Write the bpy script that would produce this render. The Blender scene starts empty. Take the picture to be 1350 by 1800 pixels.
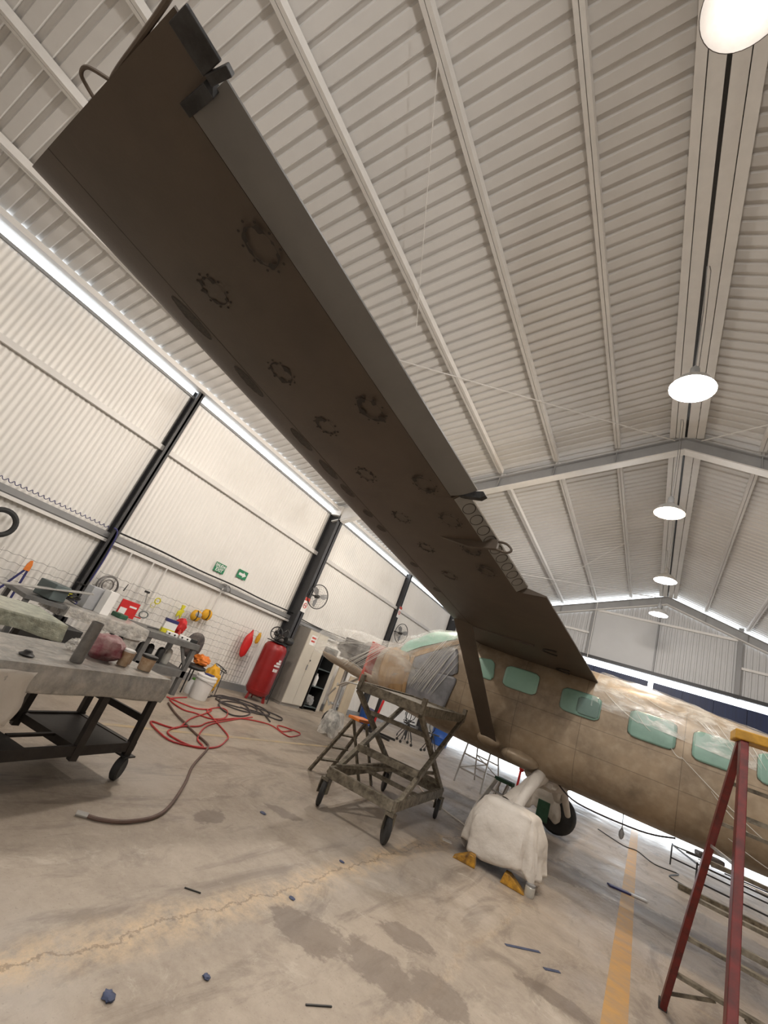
import bpy, bmesh, math, random
from mathutils import Vector, Matrix, noise
random.seed(7)
PI = math.pi
sc = bpy.context.scene
COL = sc.collection

# ------------------------------------------------------------------ camera
cam_d = bpy.data.cameras.new('camera'); cam = bpy.data.objects.new('camera', cam_d); COL.objects.link(cam)
R = ((0.81646702, 0.1100743, -0.56680266), (0.4603791, 0.46835103, 0.75412095), (0.34847194, -0.87665898, 0.33171726))
cam.matrix_world = Matrix(((R[0][0], -R[0][1], -R[0][2], 0.0), (R[1][0], -R[1][1], -R[1][2], 0.0), (R[2][0], -R[2][1], -R[2][2], 1.6), (0, 0, 0, 1)))
cam_d.sensor_fit = 'VERTICAL'; cam_d.sensor_height = 36.0; cam_d.lens = 756.776 / 1800 * 36.0
cam_d.clip_start = 0.02; cam_d.clip_end = 300
sc.camera = cam
# ------------------------------------------------------------------ world, exposure
sc.view_settings.view_transform = 'Standard'; sc.view_settings.look = 'None'
sc.view_settings.gamma = 1.0; sc.view_settings.use_curve_mapping = False
sc.view_settings.exposure = 0.36
W = bpy.data.worlds.new('sky'); sc.world = W; W.use_nodes = True
bg = W.node_tree.nodes['Background']; bg.inputs[0].default_value = (0.86, 0.93, 1.0, 1); bg.inputs[1].default_value = 4.5
LAMP_W = 215.0; LAMP_COL = (1.0, 0.965, 0.93)

# ------------------------------------------------------------------ helpers
def V(*a): return Vector(a)
class MB:
    def __init__(s): s.v = []; s.f = []; s.sm = []
    def add(s, vs, fs, smooth=False):
        o = len(s.v); s.v += [tuple(v) for v in vs]; s.f += [tuple(i + o for i in f) for f in fs]; s.sm += [smooth] * len(fs); return s
    def box(s, x0, y0, z0, x1, y1, z1):
        return s.add([(x0,y0,z0),(x1,y0,z0),(x1,y1,z0),(x0,y1,z0),(x0,y0,z1),(x1,y0,z1),(x1,y1,z1),(x0,y1,z1)],
                     [(0,3,2,1),(4,5,6,7),(0,1,5,4),(1,2,6,5),(2,3,7,6),(3,0,4,7)])
    def beam(s, p, q, w, h, up=(0,0,1)):
        p, q = Vector(p), Vector(q); d = (q - p).normalized(); u = Vector(up)
        if abs(d.dot(u)) > .98: u = Vector((0,1,0))
        a = d.cross(u).normalized() * (w / 2); b = a.normalized().cross(d) * (h / 2)
        vs = [p-a-b, p+a-b, p+a+b, p-a+b, q-a-b, q+a-b, q+a+b, q-a+b]
        return s.add(vs, [(0,1,2,3),(4,7,6,5),(0,4,5,1),(1,5,6,2),(2,6,7,3),(3,7,4,0)])
    def tube(s, pts, r, seg=8, closed=False, flat=None):
        pts = [Vector(p) for p in pts]; n = len(pts); rr = r if isinstance(r, (list, tuple)) else [r] * n
        vs = []; prev = None
        for i, p in enumerate(pts):
            if closed: t = pts[(i+1) % n] - pts[i-1]
            else: t = pts[min(i+1, n-1)] - pts[max(i-1, 0)]
            t = t.normalized() if t.length > 1e-9 else Vector((0,0,1))
            if prev is None:
                u = Vector((0,0,1)) if abs(t.z) < .9 else Vector((1,0,0))
                a = t.cross(u).normalized()
            else:
                a = prev - t * prev.dot(t); a = a.normalized() if a.length > 1e-6 else t.cross(Vector((0,0,1))).normalized()
            prev = a; b = t.cross(a)
            for k in range(seg):
                th = 2 * PI * k / seg; vs.append(p + (a * math.cos(th) + b * math.sin(th)) * rr[i])
        fs = []; m = n if closed else n - 1
        for i in range(m):
            j = (i + 1) % n
            for k in range(seg):
                l = (k + 1) % seg; fs.append((i*seg+k, i*seg+l, j*seg+l, j*seg+k))
        if not closed: fs.append(tuple(reversed(range(seg)))); fs.append(tuple((n-1)*seg+k for k in range(seg)))
        return s.add(vs, fs, True)
    def lathe(s, prof, o=(0,0,0), axis=(0,0,1), seg=24, cap=True):
        o = Vector(o); z = Vector(axis).normalized(); u = Vector((1,0,0)) if abs(z.x) < .9 else Vector((0,1,0))
        a = (u - z * u.dot(z)).normalized(); b = z.cross(a); vs = []; fs = []
        for r, h in prof:
            for k in range(seg):
                th = 2*PI*k/seg; vs.append(o + z*h + (a*math.cos(th) + b*math.sin(th)) * r)
        for i in range(len(prof)-1):
            for k in range(seg):
                l = (k+1) % seg; fs.append((i*seg+k, i*seg+l, (i+1)*seg+l, (i+1)*seg+k))
        if cap: fs.append(tuple(reversed(range(seg)))); fs.append(tuple((len(prof)-1)*seg+k for k in range(seg)))
        return s.add(vs, fs, True)
    def disc(s, o, axis, r, th=.004, seg=24): return s.lathe([(r,0),(r,th)], o, axis, seg)
    def ring(s, o, axis, R_, r, seg=28, ss=8, sx=1.0):
        o = Vector(o); z = Vector(axis).normalized(); u = Vector((0,0,1)) if abs(z.z) < .9 else Vector((1,0,0))
        a = (u - z*u.dot(z)).normalized(); b = z.cross(a)
        return s.tube([o + a*math.cos(2*PI*k/seg)*R_ + b*math.sin(2*PI*k/seg)*R_*sx for k in range(seg)], r, ss, True)
    def grid(s, fn, nu, nv, smooth=True, closeu=False):
        vs = [fn(i/(nu if closeu else nu-1), j/(nv-1)) for i in range(nu) for j in range(nv)]
        fs = []
        for i in range(nu if closeu else nu-1):
            for j in range(nv-1):
                a = i*nv+j; b = ((i+1) % nu)*nv+j; fs.append((a, b, b+1, a+1))
        return s.add(vs, fs, smooth)
    def blob(s, c, rad, e=1.0, amp=.0, fr=3.0, nu=28, nv=18, seed=0.0):
        c = Vector(c)
        def sg(x, p): return math.copysign(abs(x)**p, x)
        def fn(u, v):
            th = 2*PI*u; ph = -PI/2 + PI*v
            d = Vector((sg(math.cos(ph), e)*sg(math.cos(th), e), sg(math.cos(ph), e)*sg(math.sin(th), e), sg(math.sin(ph), e)))
            k = 1 + amp * noise.noise(d * fr + Vector((seed, seed*2, 0)))
            return c + Vector((d.x*rad[0], d.y*rad[1], d.z*rad[2])) * k
        return s.grid(fn, nu, nv, True, True)
    def prism(s, poly, o, ax, ay, az, th):
        o, ax, ay, az = Vector(o), Vector(ax), Vector(ay), Vector(az); n = len(poly)
        vs = [o + ax*x + ay*y for x, y in poly] + [o + ax*x + ay*y + az*th for x, y in poly]
        fs = [tuple(reversed(range(n))), tuple(range(n, 2*n))] + [(i, (i+1) % n, n+(i+1) % n, n+i) for i in range(n)]
        return s.add(vs, fs)
    def build(s, name, m, parent=None, bevel=0, angle=35, solid=0, sub=0):
        me = bpy.data.meshes.new(name); me.from_pydata(s.v, [], s.f)
        me.polygons.foreach_set('use_smooth', s.sm)
        bm = bmesh.new(); bm.from_mesh(me); bmesh.ops.recalc_face_normals(bm, faces=bm.faces[:]); bm.to_mesh(me); bm.free()
        if any(s.sm): me.set_sharp_from_angle(angle=math.radians(angle))
        me.materials.append(m); o = bpy.data.objects.new(name, me); COL.objects.link(o)
        if parent: o.parent = parent
        if solid:
            q = o.modifiers.new('thickness', 'SOLIDIFY'); q.thickness = solid; q.offset = 0
        if sub:
            q = o.modifiers.new('smooth', 'SUBSURF'); q.levels = sub; q.render_levels = sub
        if bevel:
            q = o.modifiers.new('bevel', 'BEVEL'); q.width = bevel; q.segments = 2; q.limit_method = 'ANGLE'
        return o
def rrect(w, h, r, n=5):
    out = []
    for cx, cy, a0 in ((w/2-r, h/2-r, 0), (-w/2+r, h/2-r, 90), (-w/2+r, -h/2+r, 180), (w/2-r, -h/2+r, 270)):
        for k in range(n+1):
            a = math.radians(a0 + 90*k/n); out.append((cx + r*math.cos(a), cy + r*math.sin(a)))
    return out
def spline(P, n=6, closed=False):
    P = [Vector(p) for p in P]; out = []; N = len(P)
    for i in range(N if closed else N-1):
        g = (lambda k: P[k % N]) if closed else (lambda k: P[max(0, min(N-1, k))])
        a, b, c, d = g(i-1), g(i), g(i+1), g(i+2)
        for k in range(n):
            t = k/n
            out.append(.5*((2*b) + (c-a)*t + (2*a-5*b+4*c-d)*t*t + (3*b-a-3*c+d)*t**3))
    if not closed: out.append(P[-1])
    return out
def tag(o, label=None, cat=None, group=None, kind=None):
    if label: o['label'] = label
    if cat: o['category'] = cat
    if group: o['group'] = group
    if kind: o['kind'] = kind
    return o
def empty(name, loc=(0,0,0), rz=0, label=None, cat=None, group=None):
    o = bpy.data.objects.new(name, None); o.empty_display_size = .1; COL.objects.link(o); o.location = loc; o.rotation_euler = (0,0,rz)
    return tag(o, label, cat, group)
def structure(mb, name, m, label=None, **k):
    o = mb.build(name, m, **k); o['kind'] = 'structure'
    if label: o['label'] = label
    return o
def dup(root, loc, rz=None, label=None):
    r = root.copy(); COL.objects.link(r); r.location = loc
    if rz is not None: r.rotation_euler = (0,0,rz)
    if label: r['label'] = label
    def rec(a, b):
        for ch in list(a.children):
            c = ch.copy(); COL.objects.link(c); c.parent = b; rec(ch, c)
    rec(root, r); return r

# ------------------------------------------------------------------ materials
def mat(name, col, rough=.6, metal=0.0, var=.0, scale=6.0, bump=.0, bscale=None, col2=None, stretch=None, spec=None, alpha=None, emit=None, trans=None):
    m = bpy.data.materials.new(name); m.use_nodes = True; nt = m.node_tree; N = nt.nodes; L = nt.links; b = N['Principled BSDF']
    b.inputs['Roughness'].default_value = rough; b.inputs['Metallic'].default_value = metal
    if spec is not None: b.inputs['Specular IOR Level'].default_value = spec
    tc = N.new('ShaderNodeTexCoord'); mp = N.new('ShaderNodeMapping'); L.new(tc.outputs['Object'], mp.inputs[0])
    if stretch: mp.inputs['Scale'].default_value = stretch
    nz = N.new('ShaderNodeTexNoise'); nz.inputs['Scale'].default_value = scale; nz.inputs['Detail'].default_value = 6; nz.inputs['Roughness'].default_value = .62
    L.new(mp.outputs[0], nz.inputs[0])
    cr = N.new('ShaderNodeValToRGB'); c2 = col2 if col2 else tuple(c*(1-var) for c in col)
    cr.color_ramp.elements[0].position = .35; cr.color_ramp.elements[1].position = .65
    cr.color_ramp.elements[0].color = (*c2, 1); cr.color_ramp.elements[1].color = (*col, 1)
    L.new(nz.outputs[0], cr.inputs[0]); L.new(cr.outputs[0], b.inputs['Base Color'])
    if bump:
        bp = N.new('ShaderNodeBump'); bp.inputs['Strength'].default_value = bump; bp.inputs['Distance'].default_value = .02
        n2 = N.new('ShaderNodeTexNoise'); n2.inputs['Scale'].default_value = bscale or scale*3; n2.inputs['Detail'].default_value = 4
        L.new(mp.outputs[0], n2.inputs[0]); L.new(n2.outputs[0], bp.inputs['Height']); L.new(bp.outputs[0], b.inputs['Normal'])
    if emit: b.inputs['Emission Color'].default_value = (*emit[0], 1); b.inputs['Emission Strength'].default_value = emit[1]
    if trans: b.inputs['Transmission Weight'].default_value = trans
    if alpha is not None: b.inputs['Alpha'].default_value = alpha
    return m
M = {}
M['roof'] = mat('painted_roof_sheet', (.66,.645,.625), .55, 0, .06, 1.5)
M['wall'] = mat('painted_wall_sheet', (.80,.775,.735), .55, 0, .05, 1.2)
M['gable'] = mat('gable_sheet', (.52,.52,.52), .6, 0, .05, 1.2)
M['steelw'] = mat('white_steel', (.72,.70,.67), .5, 0, .08, 4)
M['webshade'] = mat('shaded_white_steel', (.33,.33,.33), .5, 0, .1, 4)  # rafter webs: shade on the steel put into the colour
M['steelg'] = mat('grey_steel', (.27,.27,.27), .5, 0, .1, 4)
M['column'] = mat('charcoal_column_paint', (.045,.045,.048), .5, 0, .25, 5)
M['black'] = mat('black_paint', (.02,.02,.02), .45, 0, .2, 8)
M['rubber'] = mat('rubber', (.03,.03,.03), .7, 0, .3, 12)
M['wing'] = mat('brown_primer', (.086,.064,.046), .5, 0, .18, 3.0, .05, 60)
M['wingd'] = mat('sealant_brown', (.028,.020,.014), .7, 0, .4, 20)
M['patch'] = mat('ragged_sealant_patch', (.055,.042,.03), .6, 0, 0, 55, col2=(.022,.016,.012))
M['tubem'] = mat('brown_tube', (.13,.10,.075), .6, 0, .3, 9)
M['ail'] = mat('grey_primer', (.165,.162,.155), .38, 0, .12, 3)
M['spar'] = mat('spar_grey', (.22,.215,.20), .5, 0, .15, 6)
M['tipm'] = mat('bare_dark_metal', (.05,.05,.052), .5, .3, 0, 9, col2=(.015,.014,.013))
M['darkfloor'] = mat('asphalt', (.5,.5,.5), .9)
M['apron'] = mat('pale_concrete_apron', (.8,.8,.78), .9)
M['blue'] = mat('navy_door_sheet', (.008,.020,.075), .5, 0, .3, 3, stretch=(6,1,.2))
M['cream'] = mat('cream_enamel', (.62,.57,.48), .45, 0, .08, 3)
M['creamd'] = mat('locker_side', (.36,.33,.29), .5, 0, .15, 3)
M['red'] = mat('red_enamel', (.30,.012,.012), .35, 0, .2, 4)
M['redb'] = mat('bright_red', (.62,.02,.02), .5, 0, .2, 6)
M['redhose'] = mat('red_rubber', (.50,.03,.03), .45, 0, .2, 10)
M['brownhose'] = mat('dusty_hose', (.15,.09,.07), .6, 0, .3, 10)
M['greyhose'] = mat('dark_cable_rubber', (.06,.05,.05), .6, 0, .3, 10)
M['bluehose'] = mat('blue_hose', (.03,.03,.14), .5, 0, .2, 10)
M['yellow'] = mat('yellow_fabric', (.80,.42,.02), .6, 0, .25, 8)
M['yel2'] = mat('lime_yellow_plastic', (.72,.66,.03), .5, 0, .2, 8)
M['orange'] = mat('orange_plastic', (.8,.22,.03), .5, 0, .2, 8)
M['white'] = mat('white_plastic', (.80,.79,.77), .45, 0, .04, 5)
M['greenS'] = mat('exit_green', (.01,.20,.08), .5)
M['greenD'] = mat('dark_green_plastic', (.03,.11,.06), .5, 0, .3, 8)
M['blueP'] = mat('blue_plastic', (.02,.10,.42), .4, 0, .2, 4)
M['mask'] = mat('mint_window_film', (.30,.52,.42), .35, 0, .10, 3, .04, 12)
M['mask2'] = mat('teal_window_film', (.20,.34,.28), .3, 0, .2, 3, .04, 12)
M['mask3'] = mat('dark_teal_film', (.12,.19,.165), .35, 0, .15, 4)
M['greyfilm'] = mat('grey_masking_film', (.33,.34,.37), .3, 0, 0, 2.2, .3, 9, col2=(.16,.165,.18))
M['wire'] = mat('galvanised_wire', (.22,.21,.20), .45, .6, .3, 20)
M['alu'] = mat('aluminium', (.55,.54,.52), .38, .7, .2, 10)
M['stand'] = mat('worn_grey_painted_steel', (.26,.23,.175), .6, .1, 0, 14, .15, 40, col2=(.085,.07,.05))
M['cartf'] = mat('dark_brown_frame', (.035,.028,.024), .55, .2, .4, 12)
M['film'] = mat('dusty_table_sheet', (.50,.47,.43), .28, 0, 0, 9, 1.0, 16, col2=(.27,.265,.25))
M['filmG'] = mat('greenish_table_film', (.52,.54,.44), .28, 0, 0, 9, 1.0, 16, col2=(.26,.28,.23))
M['benchg'] = mat('bench_grey_steel', (.17,.17,.165), .5, .2, .3, 8)
M['paper'] = mat('masking_paper', (.66,.61,.55), .7, 0, .10, 4, .9, 7)
M['tan'] = mat('tan_fabric', (.42,.34,.25), .7, 0, .2, 5)
M['wood'] = mat('pale_board', (.60,.50,.36), .6, 0, .15, 3, stretch=(1,1,.2))
M['chock'] = mat('worn_yellow_chock', (.55,.28,.02), .6, 0, 0, 12, col2=(.09,.04,.01))
M['ladred'] = mat('red_fibreglass', (.17,.013,.010), .42, 0, 0, 14, col2=(.075,.010,.008))
M['ladyel'] = mat('ochre_ladder_top', (.62,.33,.03), .5, 0, .35, 14)
M['pinkbag'] = mat('maroon_cloth', (.24,.05,.07), .55, 0, 0, 9, .4, 14, col2=(.45,.30,.29))
M['jar'] = mat('stained_jar', (.62,.48,.34), .3, 0, 0, 14, col2=(.40,.24,.13))
M['glassy'] = mat('clear_plastic_cup', (.7,.68,.62), .15, 0, .1, 6, alpha=.65)
M['greenlid'] = mat('green_cap', (.12,.35,.05), .5)
M['greylight'] = mat('light_grey_box', (.40,.41,.43), .5, 0, .1, 6)
M['teal'] = mat('grey_green_metal', (.12,.15,.15), .5, .3, .2, 6)
M['card'] = mat('tan_cardboard', (.50,.36,.22), .8, 0, .1, 6)
M['boltred'] = mat('rust_red_print', (.55,.06,.04), .6)
M['eng'] = mat('engine_dark', (.05,.045,.045), .5, .4, 0, 12, col2=(.14,.12,.11))
M['globe'] = mat('lamp_glass', (1,1,1), .3, emit=((1,.95,.87), 26))
M['globew'] = mat('warm_lamp_glass', (1,1,1), .3, emit=((1,.72,.42), 26))
M['shade'] = mat('spun_aluminium_shade', (.55,.55,.54), .4, .5, .15, 8)
M['shadedull'] = mat('dull_brown_reflector', (.11,.095,.085), .5, .2, .2, 8)
M['shadew'] = mat('white_reflector', (.9,.9,.88), .4)

def film_mat(name, base=.18, streak=.75, scale=3.0, stretch=(1,1,1), tint=(.92,.91,.86), det=8, bump=.6):
    m = bpy.data.materials.new(name); m.use_nodes = True; nt = m.node_tree; N = nt.nodes; L = nt.links; b = N['Principled BSDF']
    b.inputs['Base Color'].default_value = (*tint, 1); b.inputs['Roughness'].default_value = .22
    tc = N.new('ShaderNodeTexCoord'); mp = N.new('ShaderNodeMapping'); mp.inputs['Scale'].default_value = stretch; L.new(tc.outputs['Object'], mp.inputs[0])
    nz = N.new('ShaderNodeTexNoise'); nz.inputs['Scale'].default_value = scale; nz.inputs['Detail'].default_value = det; nz.inputs['Roughness'].default_value = .6; nz.inputs['Distortion'].default_value = .3
    L.new(mp.outputs[0], nz.inputs[0])
    cr = N.new('ShaderNodeValToRGB'); e = cr.color_ramp.elements
    e[0].position = .44; e[0].color = (base, base, base, 1); e[1].position = .70; e[1].color = (streak, streak, streak, 1)
    L.new(nz.outputs[0], cr.inputs[0]); L.new(cr.outputs[0], b.inputs['Alpha'])
    bp = N.new('ShaderNodeBump'); bp.inputs['Strength'].default_value = bump; bp.inputs['Distance'].default_value = .03
    L.new(nz.outputs[0], bp.inputs['Height']); L.new(bp.outputs[0], b.inputs['Normal'])
    return m
M['filmA'] = film_mat('clear_wrap_aft', .12, .60, 2.0, (1.6, 1, 4), det=4, bump=.3)
M['filmN'] = film_mat('clear_wrap_nose', .11, .44, 1.4, (1.0, 1, 2.2), det=3, bump=.15)
M['filmB'] = film_mat('clear_bag_film', .32, .8, 7.0)

def fuselage_mat():
    m = mat('bare_brown_fuselage', (.36,.275,.185), .38, .15, 0, 1.3, .05, 20, col2=(.19,.145,.10)); nt = m.node_tree; N = nt.nodes; L = nt.links
    b = N['Principled BSDF']; src = b.inputs['Base Color'].links[0].from_socket
    tc = [n for n in N if n.type == 'TEX_COORD'][0]; sp = N.new('ShaderNodeSeparateXYZ'); L.new(tc.outputs['Object'], sp.inputs[0])
    tot = None
    for axis, vals in (('X', (-1.55, -.62, .33, 1.58, 2.75)), ('Z', (1.62, 1.98))):
        for v in vals:
            a = N.new('ShaderNodeMath'); a.operation = 'SUBTRACT'; L.new(sp.outputs[axis], a.inputs[0]); a.inputs[1].default_value = v
            c = N.new('ShaderNodeMath'); c.operation = 'ABSOLUTE'; L.new(a.outputs[0], c.inputs[0])
            d = N.new('ShaderNodeMath'); d.operation = 'LESS_THAN'; L.new(c.outputs[0], d.inputs[0]); d.inputs[1].default_value = .005
            if tot is None: tot = d
            else:
                e = N.new('ShaderNodeMath'); e.operation = 'MAXIMUM'; L.new(tot.outputs[0], e.inputs[0]); L.new(d.outputs[0], e.inputs[1]); tot = e
    f = N.new('ShaderNodeMath'); f.operation = 'MULTIPLY'; L.new(tot.outputs[0], f.inputs[0]); f.inputs[1].default_value = .45
    # rub marks: fine scratchy noise
    n2 = N.new('ShaderNodeTexNoise'); n2.inputs['Scale'].default_value = 9; n2.inputs['Detail'].default_value = 8; L.new(tc.outputs['Object'], n2.inputs[0])
    r2 = N.new('ShaderNodeValToRGB'); r2.color_ramp.elements[0].position = .45; r2.color_ramp.elements[1].position = .75; L.new(n2.outputs[0], r2.inputs[0])
    g2 = N.new('ShaderNodeMath'); g2.operation = 'MULTIPLY'; g2.inputs[1].default_value = .35; L.new(r2.outputs[0], g2.inputs[0])
    m1 = N.new('ShaderNodeMixRGB'); m1.inputs[2].default_value = (.50,.42,.31,1); L.new(g2.outputs[0], m1.inputs[0]); L.new(src, m1.inputs[1])
    m2 = N.new('ShaderNodeMixRGB'); m2.inputs[2].default_value = (.07,.05,.035,1); L.new(f.outputs[0], m2.inputs[0]); L.new(m1.outputs[0], m2.inputs[1])
    L.new(m2.outputs[0], b.inputs['Base Color']); return m
M['fus'] = fuselage_mat()
M['panel'] = mat('ochre_brown_panel', (.40,.26,.125), .5, 0, 0, 3, .1, 20, col2=(.27,.17,.085), stretch=(3,1,1))

def floor_mat():
    m = bpy.data.materials.new('stained_concrete'); m.use_nodes = True; nt = m.node_tree; N = nt.nodes; L = nt.links; b = N['Principled BSDF']
    tc = N.new('ShaderNodeTexCoord'); P = tc.outputs['Object']
    def noise_(scale, det=8, rough=.65, dist=0, stretch=None):
        n = N.new('ShaderNodeTexNoise'); n.inputs['Scale'].default_value = scale; n.inputs['Detail'].default_value = det; n.inputs['Roughness'].default_value = rough; n.inputs['Distortion'].default_value = dist
        if stretch:
            mp = N.new('ShaderNodeMapping'); mp.inputs['Scale'].default_value = stretch[0]; mp.inputs['Rotation'].default_value = (0,0,stretch[1]); L.new(P, mp.inputs[0]); L.new(mp.outputs[0], n.inputs[0])
        else: L.new(P, n.inputs[0])
        return n.outputs[0]
    def ramp(v, a, bb, ca=(0,0,0), cb=(1,1,1)):
        r = N.new('ShaderNodeValToRGB'); r.color_ramp.elements[0].position = a; r.color_ramp.elements[1].position = bb
        r.color_ramp.elements[0].color = (*ca, 1); r.color_ramp.elements[1].color = (*cb, 1); L.new(v, r.inputs[0]); return r.outputs[0]
    def mth(op, a, c):
        n = N.new('ShaderNodeMath'); n.operation = op
        for i, x in enumerate((a, c)):
            if hasattr(x, 'is_output'): L.new(x, n.inputs[i])
            elif x is not None: n.inputs[i].default_value = x
        return n.outputs[0]
    def mix(f, a, c):
        n = N.new('ShaderNodeMixRGB'); L.new(f, n.inputs[0])
        for i, x in ((1, a), (2, c)):
            if hasattr(x, 'is_output'): L.new(x, n.inputs[i])
            else: n.inputs[i].default_value = (*x, 1)
        return n.outputs[0]
    base = ramp(noise_(1.1, 10, .72), .32, .68, (.25,.20,.155), (.46,.39,.315))
    fine = ramp(noise_(14, 8, .75), .35, .7); base = mix(mth('MULTIPLY', fine, .5), base, (.50,.43,.35))
    speck = ramp(noise_(60, 3, .6), .62, .70); base = mix(mth('MULTIPLY', speck, .5), base, (.20,.16,.125))
    smear = ramp(noise_(2.2, 8, .7, 1.2, ((1,.28,1), .6)), .52, .63); base = mix(mth('MULTIPLY', smear, .7), base, (.205,.165,.13))
    pale = ramp(noise_(3.1, 9, .78, .8), .56, .66); base = mix(mth('MULTIPLY', pale, .55), base, (.56,.50,.42))
    cold = ramp(noise_(.55, 4, .6), .52, .72); base = mix(mth('MULTIPLY', cold, .45), base, (.42,.40,.385))
    sp = N.new('ShaderNodeSeparateXYZ'); L.new(P, sp.inputs[0]); X, Y = sp.outputs['X'], sp.outputs['Y']
    wob = mth('MULTIPLY', mth('SUBTRACT', noise_(1.3, 9, .7), .5), .55)
    # worn joint along the length at x = -2.05, a second one across at y = 4.55
    for ax, pos, wd, st in ((X, -2.05, .19, .95), (X, -.95, .05, .3), (Y, 6.1, .035, .25)):
        d = mth('ABSOLUTE', mth('ADD', mth('SUBTRACT', ax, pos), wob), None)
        halo = ramp(mth('DIVIDE', d, wd), 0.0, 1.0, (1,1,1), (0,0,0)); halo = mth('MULTIPLY', halo, ramp(noise_(7, 8, .8), .38, .60))
        base = mix(mth('MULTIPLY', halo, st), base, (.66,.49,.31))
        core = ramp(mth('DIVIDE', d, .012), .3, 1.0, (1,1,1), (0,0,0)); base = mix(mth('MULTIPLY', core, .55*st), base, (.13,.09,.06))
    # damp stains and two broad darker patches, each with its own place
    edge = mth('MULTIPLY', mth('SUBTRACT', noise_(4.5, 10, .72), .5), 2.3)
    damp = None
    for cx, cy, rx, ry, rot in ((-1.62,3.12,.34,.20,.5), (-1.22,3.32,.34,.20,.3), (-.90,3.50,.22,.20,0), (-1.30,3.85,.26,.14,.2), (-3.05,3.35,.12,.20,.3), (-3.0,4.3,.25,.12,.5), (-.35,4.5,.3,.12,.2), (-1.2,8.2,1.3,.55,.35), (.8,8.6,1.2,.6,.2)):
        mp = N.new('ShaderNodeMapping'); mp.vector_type = 'TEXTURE'; mp.inputs['Location'].default_value = (cx, cy, 0); mp.inputs['Rotation'].default_value = (0,0,rot); mp.inputs['Scale'].default_value = (rx, ry, 1)
        L.new(P, mp.inputs[0]); ln = N.new('ShaderNodeVectorMath'); ln.operation = 'LENGTH'; L.new(mp.outputs[0], ln.inputs[0])
        f = ramp(mth('ADD', ln.outputs['Value'], edge), .82, 1.02, (1,1,1), (0,0,0))
        damp = f if damp is None else mth('MAXIMUM', damp, f)
    base = mix(mth('MULTIPLY', damp, .62), base, (.15,.115,.09))
    L.new(base, b.inputs['Base Color'])
    rg = ramp(noise_(1.7, 6, .6), .3, .7, (.32,.32,.32), (.62,.62,.62)); L.new(rg, b.inputs['Roughness'])
    bp = N.new('ShaderNodeBump'); bp.inputs['Strength'].default_value = .35; bp.inputs['Distance'].default_value = .01; L.new(noise_(22, 8, .7), bp.inputs['Height']); L.new(bp.outputs[0], b.inputs['Normal'])
    return m
M['floor'] = floor_mat()
M['line'] = mat('yellow_floor_paint', (.58,.32,.09), .5, 0, 0, 4, .2, 30, col2=(.42,.28,.15), stretch=(1,1.6,1))
M['line2'] = mat('faded_floor_paint', (.50,.38,.21), .6, 0, 0, 4, col2=(.42,.35,.26))

# ================================================================== THE HALL
XR, ZR, SL, XW = -.11, 8.34, .34, -8.5
Y0, Y1 = -7.0, 19.4
def zr(x): return ZR - SL*abs(x - XR)
structure(MB().box(-8.7, Y0-.1, -.12, 8.6, 19.9, 0), 'floor', M['floor'])
structure(MB().box(-40, 19.9, -.14, 40, 60, -.01), 'apron', M['apron'])
# roof: trapezoid ribs running down both slopes
def roof_side(sgn):
    prof = []; y = Y0; pitch = .195
    while y < Y1 + .35:
        prof += [(y, 0), (y+.115, 0), (y+.130, .032), (y+.180, .032)]; y += pitch
    xe = XR + sgn*8.31; mb = MB(); vs = []
    for (yy, h) in prof: vs += [(XR, yy, ZR + h), (xe, yy, ZR - SL*8.31 + h)]
    mb.add(vs, [(2*i, 2*i+1, 2*i+3, 2*i+2) for i in range(len(prof)-1)]); return mb
structure(roof_side(-1), 'ceiling', M['roof'], 'left slope of white ribbed roof sheets')
structure(roof_side(1), 'ceiling', M['roof'], 'right slope of white ribbed roof sheets')
structure(MB().box(XR-.4, Y0, ZR+.01, XR+.4, Y1+.35, ZR+.05), 'roof_ridge_cap', M['steelw'])
# side walls, sinusoidal sheet
def sine_wall(x, y0, y1, z0, z1, pitch=.09, amp=.011):
    n = int((y1-y0)/pitch*8); vs = []
    for i in range(n+1):
        yy = y0 + (y1-y0)*i/n; xx = x + amp*math.sin(2*PI*yy/pitch); vs += [(xx, yy, z0), (xx, yy, z1)]
    return MB().add(vs, [(2*i, 2*i+2, 2*i+3, 2*i+1) for i in range(n)], True)
structure(sine_wall(XW, Y0, Y1, 0, 5.26), 'wall_left', M['wall'], angle=60)
structure(MB().box(8.3, Y0, 0, 8.4, Y1, 5.30), 'wall_right', M['wall'])
structure(MB().add([(-8.6,Y0,0),(8.4,Y0,0),(8.4,Y0,5.4),(XR,Y0,8.3),(-8.6,Y0,5.4)], [(0,1,2,3,4)]), 'wall_back', M['wall'])
structure(MB().box(-8.485, Y0, 0, -8.40, Y1, .15), 'baseboard_left', M['steelg'])
# gable wall with the big door opening
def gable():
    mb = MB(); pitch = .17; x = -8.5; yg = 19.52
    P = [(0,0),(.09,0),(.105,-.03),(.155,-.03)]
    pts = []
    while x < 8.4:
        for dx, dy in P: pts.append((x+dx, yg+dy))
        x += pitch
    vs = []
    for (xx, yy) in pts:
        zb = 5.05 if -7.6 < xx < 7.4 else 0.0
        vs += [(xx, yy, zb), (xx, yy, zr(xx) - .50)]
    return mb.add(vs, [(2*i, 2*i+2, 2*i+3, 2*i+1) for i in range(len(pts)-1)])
structure(gable(), 'wall_far', M['gable'])
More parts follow.
